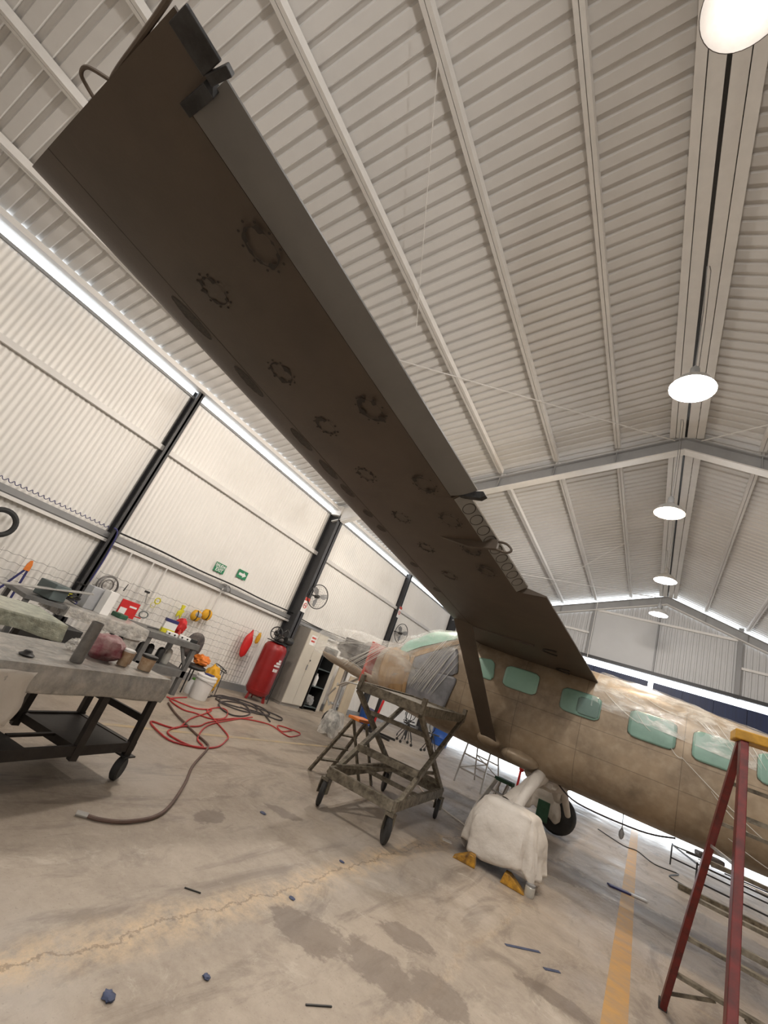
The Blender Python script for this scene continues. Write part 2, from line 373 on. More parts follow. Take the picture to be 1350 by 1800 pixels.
# purlins: paired channels
def purlin(x, ya, yb, w=.05, d=.11):
    z = zr(x) - .005
    return MB().box(x-w-.004, ya, z-d, x-.004, yb, z).box(x+.004, ya, z-d, x+w+.004, yb, z)
for sgn in (-1, 1):
    for k in range(1, 7):
        x = XR + sgn*1.225*k
        for (ya, yb) in ((Y0, -1.5), (-1.3, 8.92), (9.1, 19.3)):
            structure(purlin(x, ya, yb), 'roof_purlin', M['steelw'])
for (ya, yb) in ((Y0, -1.5), (-1.3, 8.92), (9.1, 19.3)):
    structure(MB().box(-.40, ya, 8.09, -.30, yb, 8.25).box(-.29, ya, 8.10, -.14, yb, 8.28), 'roof_ridge_beam', M['steelw'])
    structure(MB().box(-.095, ya, 8.10, .055, yb, 8.28).box(.065, ya, 8.09, .19, yb, 8.25), 'roof_ridge_beam', M['steelw'])
structure(MB().box(-.138, Y0, 8.13, -.099, Y1, 8.15), 'ridge_gap_shade', M['black'])  # black strip put in for the shade inside the ridge gap
# rafters
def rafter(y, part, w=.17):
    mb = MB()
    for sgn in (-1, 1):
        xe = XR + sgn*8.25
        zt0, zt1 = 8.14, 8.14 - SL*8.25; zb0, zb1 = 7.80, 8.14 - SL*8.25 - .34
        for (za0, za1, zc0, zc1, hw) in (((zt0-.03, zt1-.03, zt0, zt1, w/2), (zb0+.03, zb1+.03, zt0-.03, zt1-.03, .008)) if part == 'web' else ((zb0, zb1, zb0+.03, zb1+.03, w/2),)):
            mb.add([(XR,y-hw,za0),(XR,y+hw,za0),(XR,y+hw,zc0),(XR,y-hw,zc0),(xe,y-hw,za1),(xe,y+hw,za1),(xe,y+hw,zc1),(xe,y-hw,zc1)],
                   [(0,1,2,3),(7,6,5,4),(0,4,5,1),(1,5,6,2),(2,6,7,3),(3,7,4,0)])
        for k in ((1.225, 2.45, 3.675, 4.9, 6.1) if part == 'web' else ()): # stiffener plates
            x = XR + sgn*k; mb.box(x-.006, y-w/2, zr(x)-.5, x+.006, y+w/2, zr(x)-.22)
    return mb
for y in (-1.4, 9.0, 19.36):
    structure(rafter(y, 'web'), 'roof_rafter', M['webshade']); structure(rafter(y, 'flange', .20), 'rafter_flange', M['steelw'])
# eave beam, columns, girts
structure(MB().box(-8.42, Y0, 5.36, -8.30, Y1, 5.50).box(-8.30, Y0, 5.345, -8.16, Y1, 5.37), 'trim_1', M['steelw'], 'pale eave channel along the left wall')
structure(MB().box(-8.48, Y0, 5.20, -8.44, Y1, 5.25), 'trim_2', M['steelg'], 'grey edge angle on top of the left wall')
structure(MB().box(8.1, Y0, 5.30, 8.3, Y1, 5.5), 'trim_3', M['steelw'])
structure(MB().box(-8.485, Y0, 3.93, -8.41, Y1, 4.03), 'wall_girt', M['steelw'])
structure(MB().box(-8.485, Y0, 2.03, -8.40, Y1, 2.13), 'wall_girt', M['steelg'])
structure(MB().box(-8.47, Y0, 1.955, -8.39, Y1, 2.01), 'wall_girt', M['steelw'])
structure(MB().box(-8.485, Y0, 2.0, -8.42, 3.6, 2.03), 'trim_4', M['steelg'])
def column(y, w, d, top):
    x0, x1 = -8.48, -8.48 + d
    return MB().box(x0, y-w/2, 0, x0+.02, y+w/2, top).box(x1-.02, y-w/2, 0, x1, y+w/2, top).box(x0, y-.02, 0, x1, y+.02, top)
for y, w, d, t in ((-6.6,.2,.22,5.3), (-1.4,.26,.36,5.3), (3.8,.13,.20,5.36), (9.0,.24,.38,5.25), (14.2,.13,.20,5.36), (19.3,.24,.34,5.25)):
    structure(column(y, w, d, t), 'wall_column', M['column'])
structure(MB().beam((-8.12,9.0,5.22), (-7.5,9.0,5.50), .18, .40).box(-8.48,8.86,5.2,-8.1,9.14,5.5), 'rafter_haunch', M['steelw'])
# gable framing
g = MB().box(-2.58,19.40,5.05,-2.46,19.5,7.35); structure(g, 'gable_post', M['steelg'])
structure(MB().box(2.10,19.38,5.05,2.24,19.5,7.5), 'gable_post', M['steelg'])
structure(MB().box(-.30,19.42,5.05,-.25,19.5,8.05), 'gable_post', M['steelg'])
structure(MB().box(-2.46,19.40,7.0,2.10,19.48,7.08), 'gable_girt', M['steelw'])
structure(MB().box(-8.0,19.40,6.0,-2.58,19.48,6.08), 'gable_girt', M['steelw'])
structure(MB().box(2.24,19.40,6.05,8.0,19.48,6.13), 'gable_girt', M['steelw'])
structure(MB().box(-8.2,19.36,5.05,8.1,19.5,5.17), 'gable_girt', M['column'], 'dark lintel beam over the hangar door')
structure(MB().add([(-2.46,19.47,5.17),(-.30,19.47,5.17),(-.30,19.47,7.0),(-2.46,19.47,7.0)], [(0,1,2,3)]), 'gable_panel', M['gable'])
# navy sliding doors seen through the opening
for i, (a, b) in enumerate(((-7.6, -.36), (-.20, 7.4))):
    d = MB(); x = a
    while x < b-.01:
        x2 = min(x+.9, b); d.box(x+.01, 19.62, .48, x2-.01, 19.66, 4.84); x = x2
    d.box(a, 19.66, .48, b, 19.70, 4.84)
    structure(d, 'door_%d' % (i+1), M['blue'], ('navy sheeted sliding door left of the bright slit', 'navy sheeted sliding door right of the bright slit')[i])
# roof bracing rods
def rod(name, p, q, r, m): return structure(MB().tube([p, q], r, 6), name, m)
rod('brace_rod', (-5.6, 3.6, zr(-5.6)-.14), (-.30, 8.9, 8.02), .010, M['steelw'])
rod('brace_rod', (.15, 8.9, 8.02), (5.4, 3.6, zr(5.4)-.14), .010, M['steelw'])
rod('brace_rod', (-5.6, 18.8, zr(-5.6)-.2), (-1.3, 13.8, zr(-1.3)-.18), .012, M['steelw'])
rod('brace_rod', (-6.0, 14.0, zr(-6.0)-.2), (-.5, 19.1, 7.95), .012, M['steelw'])
rod('brace_rod', (1.1, 9.2, 7.8), (5.8, 14.0, zr(5.8)-.2), .012, M['steelw'])
rod('brace_rod', (-2.55, 1.4, 7.30), (-3.95, 4.2, 6.85), .006, M['steelw'])
rod('brace_rod', (-2.42, 18.9, 7.3), (-2.42, 18.9, 4.6), .012, M['steelw'])
# floor paint
def strip(pts, w, z=.002):
    vs = []
    for (x, y, ww) in pts: vs += [(x-ww/2, y, 0.0005), (x+ww/2, y, 0.0005), (x-ww/2, y, z), (x+ww/2, y, z)]
    fs = []
    for i in range(len(pts)-1):
        a = 4*i; fs += [(a+2, a+3, a+7, a+6), (a, a+2, a+6, a+4), (a+3, a+1, a+5, a+7)]
    return MB().add(vs, fs)
structure(strip([(.02, 2.5, .16), (.0, 5, .165), (-.07, 12, .17), (-.14, 19.6, .19)], .16), 'floor_line', M['line'], 'yellow line painted down the hangar floor')
structure(strip([(-5.1, 1.0, .08), (-5.12, 8.6, .08)], .08), 'floor_line', M['line2'], 'faded yellow line beside the workbenches')

# ================================================================== PENDANT LAMPS
def make_lamp(label, dull=False):
    t = empty('pendant_lamp', (0,0,0), 0, label, 'lamp', 'pendant lamps under the roof ridge')
    MB().lathe([(.045,.20),(.06,.17),(.11,.14),(.19,.08),(.235,.0),(.245,-.02),(.240,-.02),(.228,.0),(.185,.07),(.10,.13),(.05,.16)], (0,0,0), seg=36, cap=False).build('lamp_shade', M['shadedull'] if dull else M['shade'], t)
    MB().lathe([(.06,.0),(.085,.02),(.09,.05),(.07,.09),(.05,.13)] if dull else [(.10,-.02),(.14,.0),(.15,.03),(.12,.09),(.05,.13)], (0,0,-.03), seg=24).build('glass_globe', M['globe'], t)
    MB().lathe([(.05,.18),(.055,.2),(.05,.30),(.02,.34)], (0,0,0), seg=16).build('lamp_housing', M['steelg'], t)
    return t
def cord(root, zl): 
    MB().tube([(0,0,.33), (0,0,zl*.6), (-.03,0,zl)], .007, 6).build('cord', M['steelg'], root)
    MB().tube([(.035,0,.33), (.035,.0,zl*.5), (.02,0,zl-.1), (.0,0,zl)], .005, 6).build('safety_chain', M['wire'], root)
def lamp_light(root, power, col=LAMP_COL, spot=False):
    l = bpy.data.lights.new('lamp_light', 'SPOT' if spot else 'POINT'); l.energy = power; l.color = col; l.shadow_soft_size = .09
    if spot: l.spot_size = math.radians(165); l.spot_blend = .3
    o = bpy.data.objects.new('lamp_light', l); COL.objects.link(o); o.parent = root; o.location = (0,0,-.10)
for (x, y, z, lab) in ((-.02,1.72,6.52,'pendant lamp cut off by the top right corner of the photo'),
                       (-.07,4.95,5.95,'pendant lamp hanging alone in front of the first rafter apex'),
                       (-.2,8.3,6.0,'glaring warm pendant lamp seen just below the first rafter apex'),
                       (-.17,12.0,6.07,'pendant lamp hanging just above the far gable apex'),
                       (-.26,14.8,6.02,'lowest looking pendant lamp, in front of the gable sheets'),
                       (-.1,-1.6,6.2,'pendant lamp behind the wing tip side of the hall'),
                       (-.1,-4.9,6.2,'pendant lamp nearest the back wall'),
                       (-4.95,9.6,5.1,'added pendant lamp, unseen behind the wing above the airplane nose'),  # this and the next are unseen lamps added to brighten the left side
                       (-5.1,4.1,5.2,'added pendant lamp, unseen behind the wing above the workbenches'),):
    L_ = make_lamp(lab, lab.startswith('pendant lamp cut')); L_.location = (x, y, z); cord(L_, (8.1 if x > -1 else zr(x)-.02) - z); lamp_light(L_, LAMP_W if x > -1 else LAMP_W*.98, (1,.80,.58) if y == 8.3 else ((1,.90,.80) if x < -1 else LAMP_COL), lab.startswith('pendant lamp cut'))
    if y == 8.3: [c_ for c_ in L_.children if c_.name.startswith('glass_globe')][0].data.materials[0] = M['globew']
    if y == 1.72: L_.scale = (1.12,1.12,1.12)

# ================================================================== AIRPLANE (local axes: +x aft, -y towards the camera, z up)
AC = empty('airplane', (-1.17, 8.75, 0), math.radians(-3.0), 'stripped brown high-wing airplane with film over nose and roof, parked across the hangar', 'airplane')
ST = [(-3.75,.70,1.22,2.22,2.6), (-3.4,.82,1.16,2.30,2.8), (-3.05,.95,1.12,2.55,3.0), (-2.6,1.04,1.08,2.80,3.2), (-2.0,1.09,1.05,2.92,3.4), (-1.0,1.10,1.03,2.94,3.5), (1.0,1.10,1.03,2.86,3.4), (2.5,1.09,1.05,2.70,3.3), (4.0,.90,1.30,2.58,3.0), (5.6,.55,1.75,2.55,2.6), (6.6,.30,2.05,2.45,2.2)]
def sec(a, S=ST):
    if a <= S[0][0]: return S[0][1:]
    if a >= S[-1][0]: return S[-1][1:]
    for i in range(len(S)-1):
        if S[i][0] <= a <= S[i+1][0]:
            t = (a-S[i][0])/(S[i+1][0]-S[i][0]); t = t*t*(3-2*t)*.5 + t*.5
            return tuple(S[i][k]*(1-t)+S[i+1][k]*t for k in (1,2,3,4))
def sidey(a, z, S=ST):
    w, zb, zt, n = sec(a, S); t = min(.999, abs((z-(zb+zt)/2)/((zt-zb)/2))); return w*(1-t**n)**(1/n)
def loft(S, a0, a1, nu=60, nv=64, off=0.0, th0=0, th1=2*PI, hem=None, wr=0.0, fr=(2,5)):
    mb = MB(); vs = []
    closed = abs(th1-th0-2*PI) < 1e-6
    for i in range(nu):
        a = a0 + (a1-a0)*i/(nu-1); w, zb, zt, n = sec(a, S); zc = (zb+zt)/2; h = (zt-zb)/2
        for j in range(nv):
            f = j/nv if closed else j/(nv-1)
            lo, hi = (th0, th1) if hem is None else hem(a)
            th = lo + (hi-lo)*f; c, s_ = math.cos(th), math.sin(th); e = 2/n
            y = math.copysign(abs(c)**e, c)*(w+off); z = zc + math.copysign(abs(s_)**e, s_)*(h+off)
            if wr:
                q = noise.noise(Vector((a*fr[0], th*fr[1], .3)))*wr + noise.noise(Vector((a*fr[0]*3, th*fr[1]*2, 1.3)))*wr*.5
                d = Vector((0, c, s_)).normalized(); y += d.y*q; z += d.z*q
            vs.append((a, y, z))
    fs = []
    for i in range(nu-1):
        for j in range(nv if closed else nv-1):
            k = (j+1) % nv; fs.append((i*nv+j, i*nv+k, (i+1)*nv+k, (i+1)*nv+j))
    if closed and off == 0: fs += [tuple(range(nv)), tuple(reversed(range((nu-1)*nv, nu*nv)))]
    return mb.add(vs, fs, True)
fus = loft(ST, -3.75, 6.6, 90, 72).build('fuselage', M['fus'], AC, angle=50)
def side_patch(name, m, corners, off=.008, par=AC, r=.06, label=None, sides=(-1,), S=ST, nr=5):
    # corners: (a,z) x4, clockwise from top-left; rounded by a squircle mapping
    (tl, tr, br, bl) = corners; n = 10; out = []
    for sd in sides:
        mb = MB()
        def fn(u, v):
            s_, t = 2*u-1, 2*v-1
            k = r*1.6
            ss = s_*(1-k*t**6*abs(s_)**5); tt = t*(1-k*s_**6*abs(t)**5)
            x = (ss+1)/2; y = (tt+1)/2
            a = (tl[0]*(1-x)+tr[0]*x)*y + (bl[0]*(1-x)+br[0]*x)*(1-y); z = (tl[1]*(1-x)+tr[1]*x)*y + (bl[1]*(1-x)+br[1]*x)*(1-y)
            return (a, sd*(sidey(a, z, S)+off), z)
        mb.grid(fn, 15, 15); o = mb.build(name, m, par, solid=.012)
        if label: o['label'] = label
        out.append(o)
    return out
# cabin windows masked with green film, near side as in the photo, far side mirrored
wins = [(-.93,-.37,2.15,2.47,'mask'), (.0,.56,2.09,2.41,'mask2'), (.93,1.49,2.06,2.40,'mask2'), (1.67,2.13,2.05,2.39,'mask2'), (2.32,2.85,2.05,2.38,'mask2')]
for a0, a1, z0, z1, mm in wins:
    z1 += .015; z0 -= .01
    side_patch('window_surround', M['stand'], ((a0-.007,z1+.007),(a1+.007,z1+.007),(a1+.007,z0-.007),(a0-.007,z0-.007)), .003, r=.085, sides=(-1,1))
    side_patch('cabin_window', M[mm], ((a0,z1),(a1,z1),(a1,z0),(a0,z0)), .010, r=.085, sides=(-1,1), label='cabin window masked with pale green film')
side_patch('window_film_flap', M['mask3'], ((.24,2.36),(.55,2.36),(.55,2.11),(.24,2.11)), .018, r=.1)
side_patch('cabin_window', M['mask'], ((-1.5,2.45),(-1.15,2.50),(-1.08,2.15),(-1.38,2.15)), .010, r=.2, sides=(-1,1))
# cockpit: windshield film, door glass film, door frame, crew door masking
def ws_hem(a):
    w, zb, zt, n = sec(a); q = max(0.05, min(.97, (2.16 + (a+2.85)*.56 - (zb+zt)/2)/((zt-zb)/2))); t = math.asin(q**(n/2)); return (t, PI-t)
loft(ST, -3.16, -2.02, 24, 40, off=.012, hem=ws_hem).build('windshield', M['mask'], AC, solid=.006)
side_patch('cockpit_side_window', M['greyfilm'], ((-2.70,2.12),(-1.90,2.56),(-1.70,2.02),(-2.70,1.90)), .012, r=.1)
side_patch('crew_door', M['greyfilm'], ((-2.70,1.90),(-1.70,2.02),(-1.82,1.40),(-2.72,1.36)), .012, r=.05, label='crew door under grey masking film')
side_patch('door_frame', M['panel'], ((-2.78,2.17),(-1.86,2.70),(-1.84,2.62),(-2.74,2.08)), .02, r=.02)
side_patch('door_frame', M['panel'], ((-2.78,2.14),(-2.70,2.14),(-2.68,1.33),(-2.76,1.33)), .02, r=.02)
side_patch('nose_side_panel', M['panel'], ((-3.60,2.22),(-2.80,2.12),(-2.74,1.40),(-3.48,1.32)), .014, r=.06, sides=(-1,), label='ochre brown nose panel')
# engine bay
MB().box(-4.95,-.40,1.62,-4.05,.40,2.08).box(-4.75,-.5,1.75,-4.2,.5,1.95).lathe([(.16,0),(.30,.08),(.33,.5),(.26,.55),(.26,.9)], (-4.0,0,1.85), (-1,0,0), 24).lathe([(.10,0),(.13,.3),(.09,.42)], (-4.95,0,1.85), (-1,0,0), 20).build('engine', M['eng'], AC, bevel=.01)
MB().box(-4.02,-.66,1.30,-3.96,.66,2.16).build('firewall', M['boltred'], AC)
mb = MB()
for y in (-.55,.55):
    for z in (1.5, 2.1): MB().tube([(-3.97,y,z),(-4.8,y*.55,z*.6+.75)], .016, 8).build('engine_mount', M['alu'], AC)
CW = [(-5.75,.34,1.50,1.90,2.2), (-5.2,.52,1.42,2.0,2.4), (-4.4,.64,1.34,2.1,2.5), (-3.72,.71,1.24,2.2,2.6)]
loft(CW, -5.45, -3.72, 20, 20, th0=1.12*PI, th1=1.88*PI, off=.001).build('lower_cowling', M['tan'], AC, solid=.02)
# wings
LEr, TEr, LEt, TEt = V(-1.60,1.10,2.73), V(.33,1.10,2.63), V(-1.34,8.83,3.30), V(.04,8.79,3.30)
def WP(u, c, zo=0.0, side=1):
    p = (LEr*(1-c)+TEr*c)*(1-u) + (LEt*(1-c)+TEt*c)*u; ch = 1.93*(1-u)+1.38*u
    return Vector((p.x, -p.y*side, p.z + zo*ch))
LOW = [(-.095,.056),(-.088,.040),(-.065,.026),(-.02,.012),(.05,.001),(.14,-.004),(.3,-.010),(.5,-.008),(.7,-.002)]
UPP = [(.6,.105),(.4,.125),(.2,.115),(.1,.105),(-.01,.092),(-.07,.072)]
def wing_seg(u0, u1, tail, side, n=2):
    prof = LOW + tail + UPP; vs = []; N_ = len(prof)
    for i in range(n+1):
        u = u0+(u1-u0)*i/n
        vs += [WP(u, c, z, side) for c, z in prof]
    fs = [(i*N_+j, i*N_+(j+1) % N_, (i+1)*N_+(j+1) % N_, (i+1)*N_+j) for i in range(n) for j in range(N_)]
    fs += [tuple(range(N_)), tuple(reversed(range(n*N_, (n+1)*N_)))]
    return vs, fs
full = lambda c: [(.85,.006),(c,.022),(c,.030),(.85,.055)]
for side, nm in ((1,'wing'), (-1,'wing')):
    mb = MB()
    for u0, u1, t in ((-.13,.39,[(.85,.004),(1.055,.014),(1.055,.022),(.85,.060)]), (.39,.625,[(.855,.004),(.865,.004),(.93,.052),(.93,.060),(.85,.064)]),
                      (.625,.975,[(.845,.004),(.855,.006),(.86,.050),(.85,.056)]), (.975,1.0,full(1.0))):
        v_, f_ = wing_seg(u0, u1, t, side); mb.add(v_, f_, True)
    o = mb.build(nm, M['wing'], AC, angle=28); o['label'] = ('dark brown near wing seen from below', 'far wing behind the fuselage')[side < 0]
    # aileron with its tip tail piece
    mb = MB(); prof = [(.862,.002),(.89,.004),(.93,.014),(.97,.030),(1.0,.045),(1.0,.052),(.90,.062),(.862,.056)]; vs = []
    for u in (.630,.972): vs += [WP(u, c, z, side) for c, z in prof]
    mb.add(vs, [(j, (j+1) % 8, 8+(j+1) % 8, 8+j) for j in range(8)] + [tuple(range(8)), tuple(range(15,7,-1))], True); mb.build('aileron', M['ail'], AC, angle=40)
    mb = MB(); prof = [(.97,.006),(1.04,.014),(1.042,.026),(.97,.03)]; vs = []
    for u in (.978,.998): vs += [WP(u, c, z, side) for c, z in prof]
    mb.add(vs, [(j, (j+1) % 4, 4+(j+1) % 4, 4+j) for j in range(4)] + [(0,1,2,3),(7,6,5,4)])
    p = WP(.974, 1.055, .018, side); mb.beam(WP(.976,.98,.012,side), p, .035, .03)
    mb.beam(WP(.9735,.85,.02,side), WP(.9735,.97,.02,side), .05, .07); mb.build('wing_tip_fairing', M['tipm'], AC, bevel=.004)
    # rear spar web with lightening holes
    mb = MB(); N_ = 9
    for k in range(N_):
        u = .405 + .205*(k+.5)/N_
        a, b = WP(u, .873, .010, side), WP(u, .924, .046, side); c_ = (a+b)/2
        nrm = (WP(u+.01,.9,0,side)-WP(u-.01,.9,0,side)).cross(b-a).normalized(); nrm = nrm if nrm.x > 0 else -nrm
        ax = (b-a).normalized(); ay = (WP(u+.01,.9,0,side)-WP(u-.01,.9,0,side)).normalized(); h = (b-a).length*.55
        pts = [c_ + nrm*.004 + ax*math.cos(t_)*h + ay*math.sin(t_)*.065 for t_ in [2*PI*q_/20 for q_ in range(20)]]
        mb.tube(pts, .005, 6, True)
    mb.build('lightening_hole_rim', M['wingd'], AC)
    vs = []
    for u in (.392,.623): vs += [WP(u,.866,.0045,side), WP(u,.929,.051,side)]
    off = V(.004,0,-.003); MB().add([v+off for v in vs], [(0,1,3,2)]).build('rear_spar_web', M['spar'], AC, solid=.004)
    # skin seam behind the leading edge
    MB().beam(WP(.14,.145,-.0045,side), WP(1.0,.165,-.0045,side), .006, .002).build('skin_seam', M['wingd'], AC)
    MB().beam(WP(.135,.05,-.004,side), WP(.135,.70,-.012,side), .02, .03).build('wing_fence', M['wing'], AC)
# inspection holes on the near wing: ragged dark sealant rings and screw dots
def patch(u, c, ru, rc, sd, half=True):
    mb = MB(); ctr = WP(u, c, -.0105); ex = (WP(u,c+.02)-WP(u,c-.02)).normalized(); ey = (WP(u+.01,c)-WP(u-.01,c)).normalized(); ez = V(0,0,-1)
    n = 40; vs = []
    for k in range(n):
        t = 2*PI*k/n; d = ex*math.cos(t)*rc + ey*math.sin(t)*ru
        w = .015 + .55*max(0, noise.noise(Vector((math.cos(t)*2.2, math.sin(t)*2.2, sd)))) + (.16*abs(noise.noise(Vector((math.cos(t)*6, math.sin(t)*6, sd)))) if math.cos(t-PI) > -.2 else 0)
        vs += [ctr + d*(1-w) + ez*.0012, ctr + d*(1+w*.7) + ez*.0012]
    mb.add(vs, [(2*k, 2*k+1, 2*((k+1) % n)+1, 2*((k+1) % n)) for k in range(n)])
    for k in range(10):
        t = 2*PI*k/10 + sd; mb.disc(ctr + ex*math.cos(t)*rc*1.28 + ey*math.sin(t)*ru*1.28, ez, .0075, .002, 8)
    return mb.build('inspection_hole', M['wingd'], AC)
sd = 1.0
for u in (.89,.81,.74,.66,.57,.49,.40): patch(u, .40, .085, .075, sd); sd += 1.7
for u in (.905,.76,.65,.58,.51,.45): patch(u, .79 if u > .9 else .76, .10, .085, sd); sd += 1.7
for u0, u1 in ((.855,.895),(.785,.822),(.70,.735),(.645,.68),(.605,.632),(.555,.572),(.515,.532),(.40,.415),(.30,.315)):
    c = .115; um = (u0+u1)/2; mb = MB(); n = 26; vs = []
    for k in range(n):
        t = 2*PI*k/n; uu = um + math.cos(t)*(u1-u0)/2; w = 1+.25*noise.noise(Vector((math.cos(t)*3, math.sin(t)*3, um*20)))
        vs += [WP(uu, c+math.sin(t)*.020*w, -.0045), WP(um + math.cos(t)*(u1-u0)/2*1.10, c+math.sin(t)*.033*w, -.005)]
    mb.add(vs, [(2*k, 2*k+1, 2*((k+1) % n)+1, 2*((k+1) % n)) for k in range(n)] ); mb.add([vs[2*k] + V(0,0,-.0005) for k in range(0,n)], [tuple(range(n))])
    mb.build('leading_edge_slot', M['patch'], AC)
for k, (u, c, r_) in enumerate(((.135,.86,.14), (.02,.86,.14))):
    ctr = WP(u, c, .0); mb = MB()
    mb.tube([ctr + V(math.cos(t_)*r_*1.2, math.sin(t_)*r_*1.1, -.03) for t_ in [PI*.5 + PI*1.1*q_/14 for q_ in range(15)]], .012, 6); mb.build('flap_roller_fairing', M['wingd'], AC)
# flap track arm with its open loop, aileron end bracket
mb = MB(); L0 = 5.2
mb.prism([(-.62,.0),(-.15,.03),(.10,.02),(.10,-.07),(-.16,-.085)], (0,-L0,3.02), (1,0,0), (0,0,1), (0,1,0), .045)
mb.tube(spline([(.06,-L0+.02,3.03),(.17,-L0+.02,3.02),(.235,-L0+.02,2.97),(.20,-L0+.02,2.935),(.08,-L0+.02,2.955)], 5), .012, 8)
mb.build('flap_track_arm', M['wing'], AC, bevel=.004)
mb = MB(); p = WP(.627, .86, .02); mb.prism([(0,0),(.12,.03),(.26,.035),(.29,.0),(.25,-.03),(.10,-.02)], p + V(0,.0,.01), (1,0,0), (0,0,1), (0,1,0), .05); mb.build('aileron_hinge_bracket', M['tipm'], AC, bevel=.004)
# bent tube and cable edge over the wing tip
MB().tube(spline([(-.60,-8.79,3.31),(-.60,-8.84,3.325),(-.58,-8.875,3.33),(-.52,-8.87,3.33),(-.45,-8.80,3.32)], 6), .008, 8).build('tip_handle', M['tubem'], AC)
MB().tube(spline([(-.52,-8.78,3.32),(-.42,-8.80,3.325),(-.2,-8.805,3.33),(.0,-8.81,3.34),(.12,-8.82,3.35),(.3,-8.86,3.39)], 6), .011, 8).build('tip_edge_tube', M['tubem'], AC)
# struts
for sd_ in (-1, 1):
    b0, b1 = V(-.93, sd_*1.06, 1.27), V(-1.42, sd_*2.18, 2.80); mb = MB(); vs = []; n = 16
    for p, ch in ((b0, .13), (b0.lerp(b1,.5), .150), (b1, .165)):
        for k in range(n):
            t = 2*PI*k/n; vs.append(p + V(math.cos(t)*ch, math.sin(t)*.035*sd_, math.sin(t)*.025))
    mb.add(vs, [(i*n+k, i*n+(k+1) % n, (i+1)*n+(k+1) % n, (i+1)*n+k) for i in range(2) for k in range(n)] + [tuple(range(n)), tuple(range(2*n,3*n))], True)
    mb.build('wing_strut', M['wing'], AC, angle=80)
    MB().blob((-.95, sd_*1.00, 1.27), (.20,.11,.10)).build('strut_fairing', M['fus'], AC)
    MB().blob((-.45, sd_*.90, 1.20), (.30,.17,.12)).build('gear_fairing', M['fus'], AC)
    # main gear leg, wheel
    MB().tube([(-.15, sd_*.7, 1.12), (-.14, sd_*1.4, .80), (-.12, sd_*2.0, .45)], [.09,.07,.055], 14).build('main_gear_leg', M['paper'], AC)
    MB().lathe([(.12,-.10),(.31,-.11),(.350,-.06),(.355,0),(.350,.06),(.31,.11),(.12,.10)] if sd_ > 0 else [(.10,-.09),(.24,-.10),(.285,-.06),(.29,0),(.285,.06),(.24,.10),(.10,.09)], ((-.06,-.34)[sd_>0], (-2.10,2.22)[sd_>0], .36), (0,1,0), 28).build('main_wheel', M['rubber'], AC)
# nose gear
mb = MB().tube([(-4.9,0,1.40),(-4.86,0,.30)], .05, 12).tube([(-4.9,-.02,1.0),(-4.45,-.02,1.35)], .025, 8).tube([(-4.98,-.06,.95),(-5.12,-.06,.72),(-4.98,-.06,.55)], .02, 8).tube([(-4.9,-.14,.62),(-4.9,.14,.62)], .03, 8); mb.build('nose_gear_leg', M['alu'], AC)
MB().lathe([(.08,-.07),(.20,-.08),(.24,-.04),(.245,0),(.24,.04),(.20,.08),(.08,.07)], (-4.82,0,.25), (0,1,0), 24).build('nose_wheel', M['rubber'], AC)
MB().tube(spline([(.05,-.5,1.08),(.4,-.55,.93),(1.2,-.6,.95),(1.6,-.6,1.05)], 6), .012, 6).build('dangling_hose', M['greyhose'], AC)
MB().tube([(.98,-.5,1.05),(.99,-.5,.86)], .006, 6).lathe([(.01,0),(.03,.03),(.035,.08),(.01,.14)], (.99,-.5,.74), (0,0,1), 12).build('hanging_weight', M['steelg'], AC)
# film wraps lying over the airplane
af = loft(ST, .42, 5.0, 110, 50, off=.020, hem=lambda a: (PI/2 + PI*.45, PI/2 - PI*((.34 + .10*math.sin(a*3.1) + .04*math.sin(a*9.0)) if a < 1.5 else .36 + .26*min(1,(a-1.5)/1.0) + .02*math.sin(a*11))), wr=.026, fr=(2.2, 1.8)).build('plastic_sheet', M['filmA'], AC)
af['label'] = 'clear creased plastic sheet over the rear roof'
NS = [(-5.86,.30,1.54,1.85,2.0), (-5.72,.55,1.44,2.16,2.2), (-5.3,.66,1.38,2.26,2.4), (-4.7,.74,1.32,2.33,2.5), (-4.0,.78,1.28,2.30,2.6), (-3.6,.88,1.24,2.34,2.8), (-3.1,1.00,1.20,2.62,3.0), (-2.6,1.08,1.18,2.86,3.2), (-2.0,1.12,1.16,2.95,3.4), (-1.75,1.12,1.16,2.95,3.4)]
def nose_hem(a):
    k = max(0, min(1, (a+3.0)/1.3)); lo = -PI*.28*(1-k) + PI*.12*k + .05*math.sin(a*9); return (lo, PI - lo)
nm = loft(NS, -5.86, -1.72, 90, 48, off=.0, hem=nose_hem, wr=.018, fr=(1.0, .8))
nm.add([nm.v[j] for j in range(48)], [tuple(range(48))], True)
nf = nm.build('plastic_sheet', M['filmN'], AC); nf['label'] = 'clear plastic sheet stretched over the nose and cockpit'
M['crease'] = mat('film_crease', (.88,.87,.82), .25, alpha=.5)
rnd = random.Random(3)
def crease(mb, S_, off, a0, z0, a1, z1, r, sag=.02):
    pts = []
    for q in range(9):
        t = q/8; a = a0+(a1-a0)*t; z = z0+(z1-z0)*t - sag*math.sin(t*PI); pts.append(V(a, -(sidey(a, z, S_)+off), z))
    mb.tube(pts, [r*(.35+.65*math.sin(PI*(q+.6)/9.2)) for q in range(9)], 5)
mb = MB()
for k in range(13):     # fan pulled from the bottom of the crew door up to the roof
    t = k/12; crease(mb, NS, .006, -2.72+.5*t+.05*rnd.random(), 1.48-.02*rnd.random(), -2.15+.38*t, 2.66-.55*t*rnd.random(), .0035+.004*rnd.random())
for k in range(9):      # fan pulled from the lower lip of the nose back to the windshield
    t = k/8; crease(mb, NS, .006, -4.62+.05*k, 1.46+.03*rnd.random(), -3.9+.75*t, 2.26-.28*(1-t)*rnd.random(), .004+.005*rnd.random())
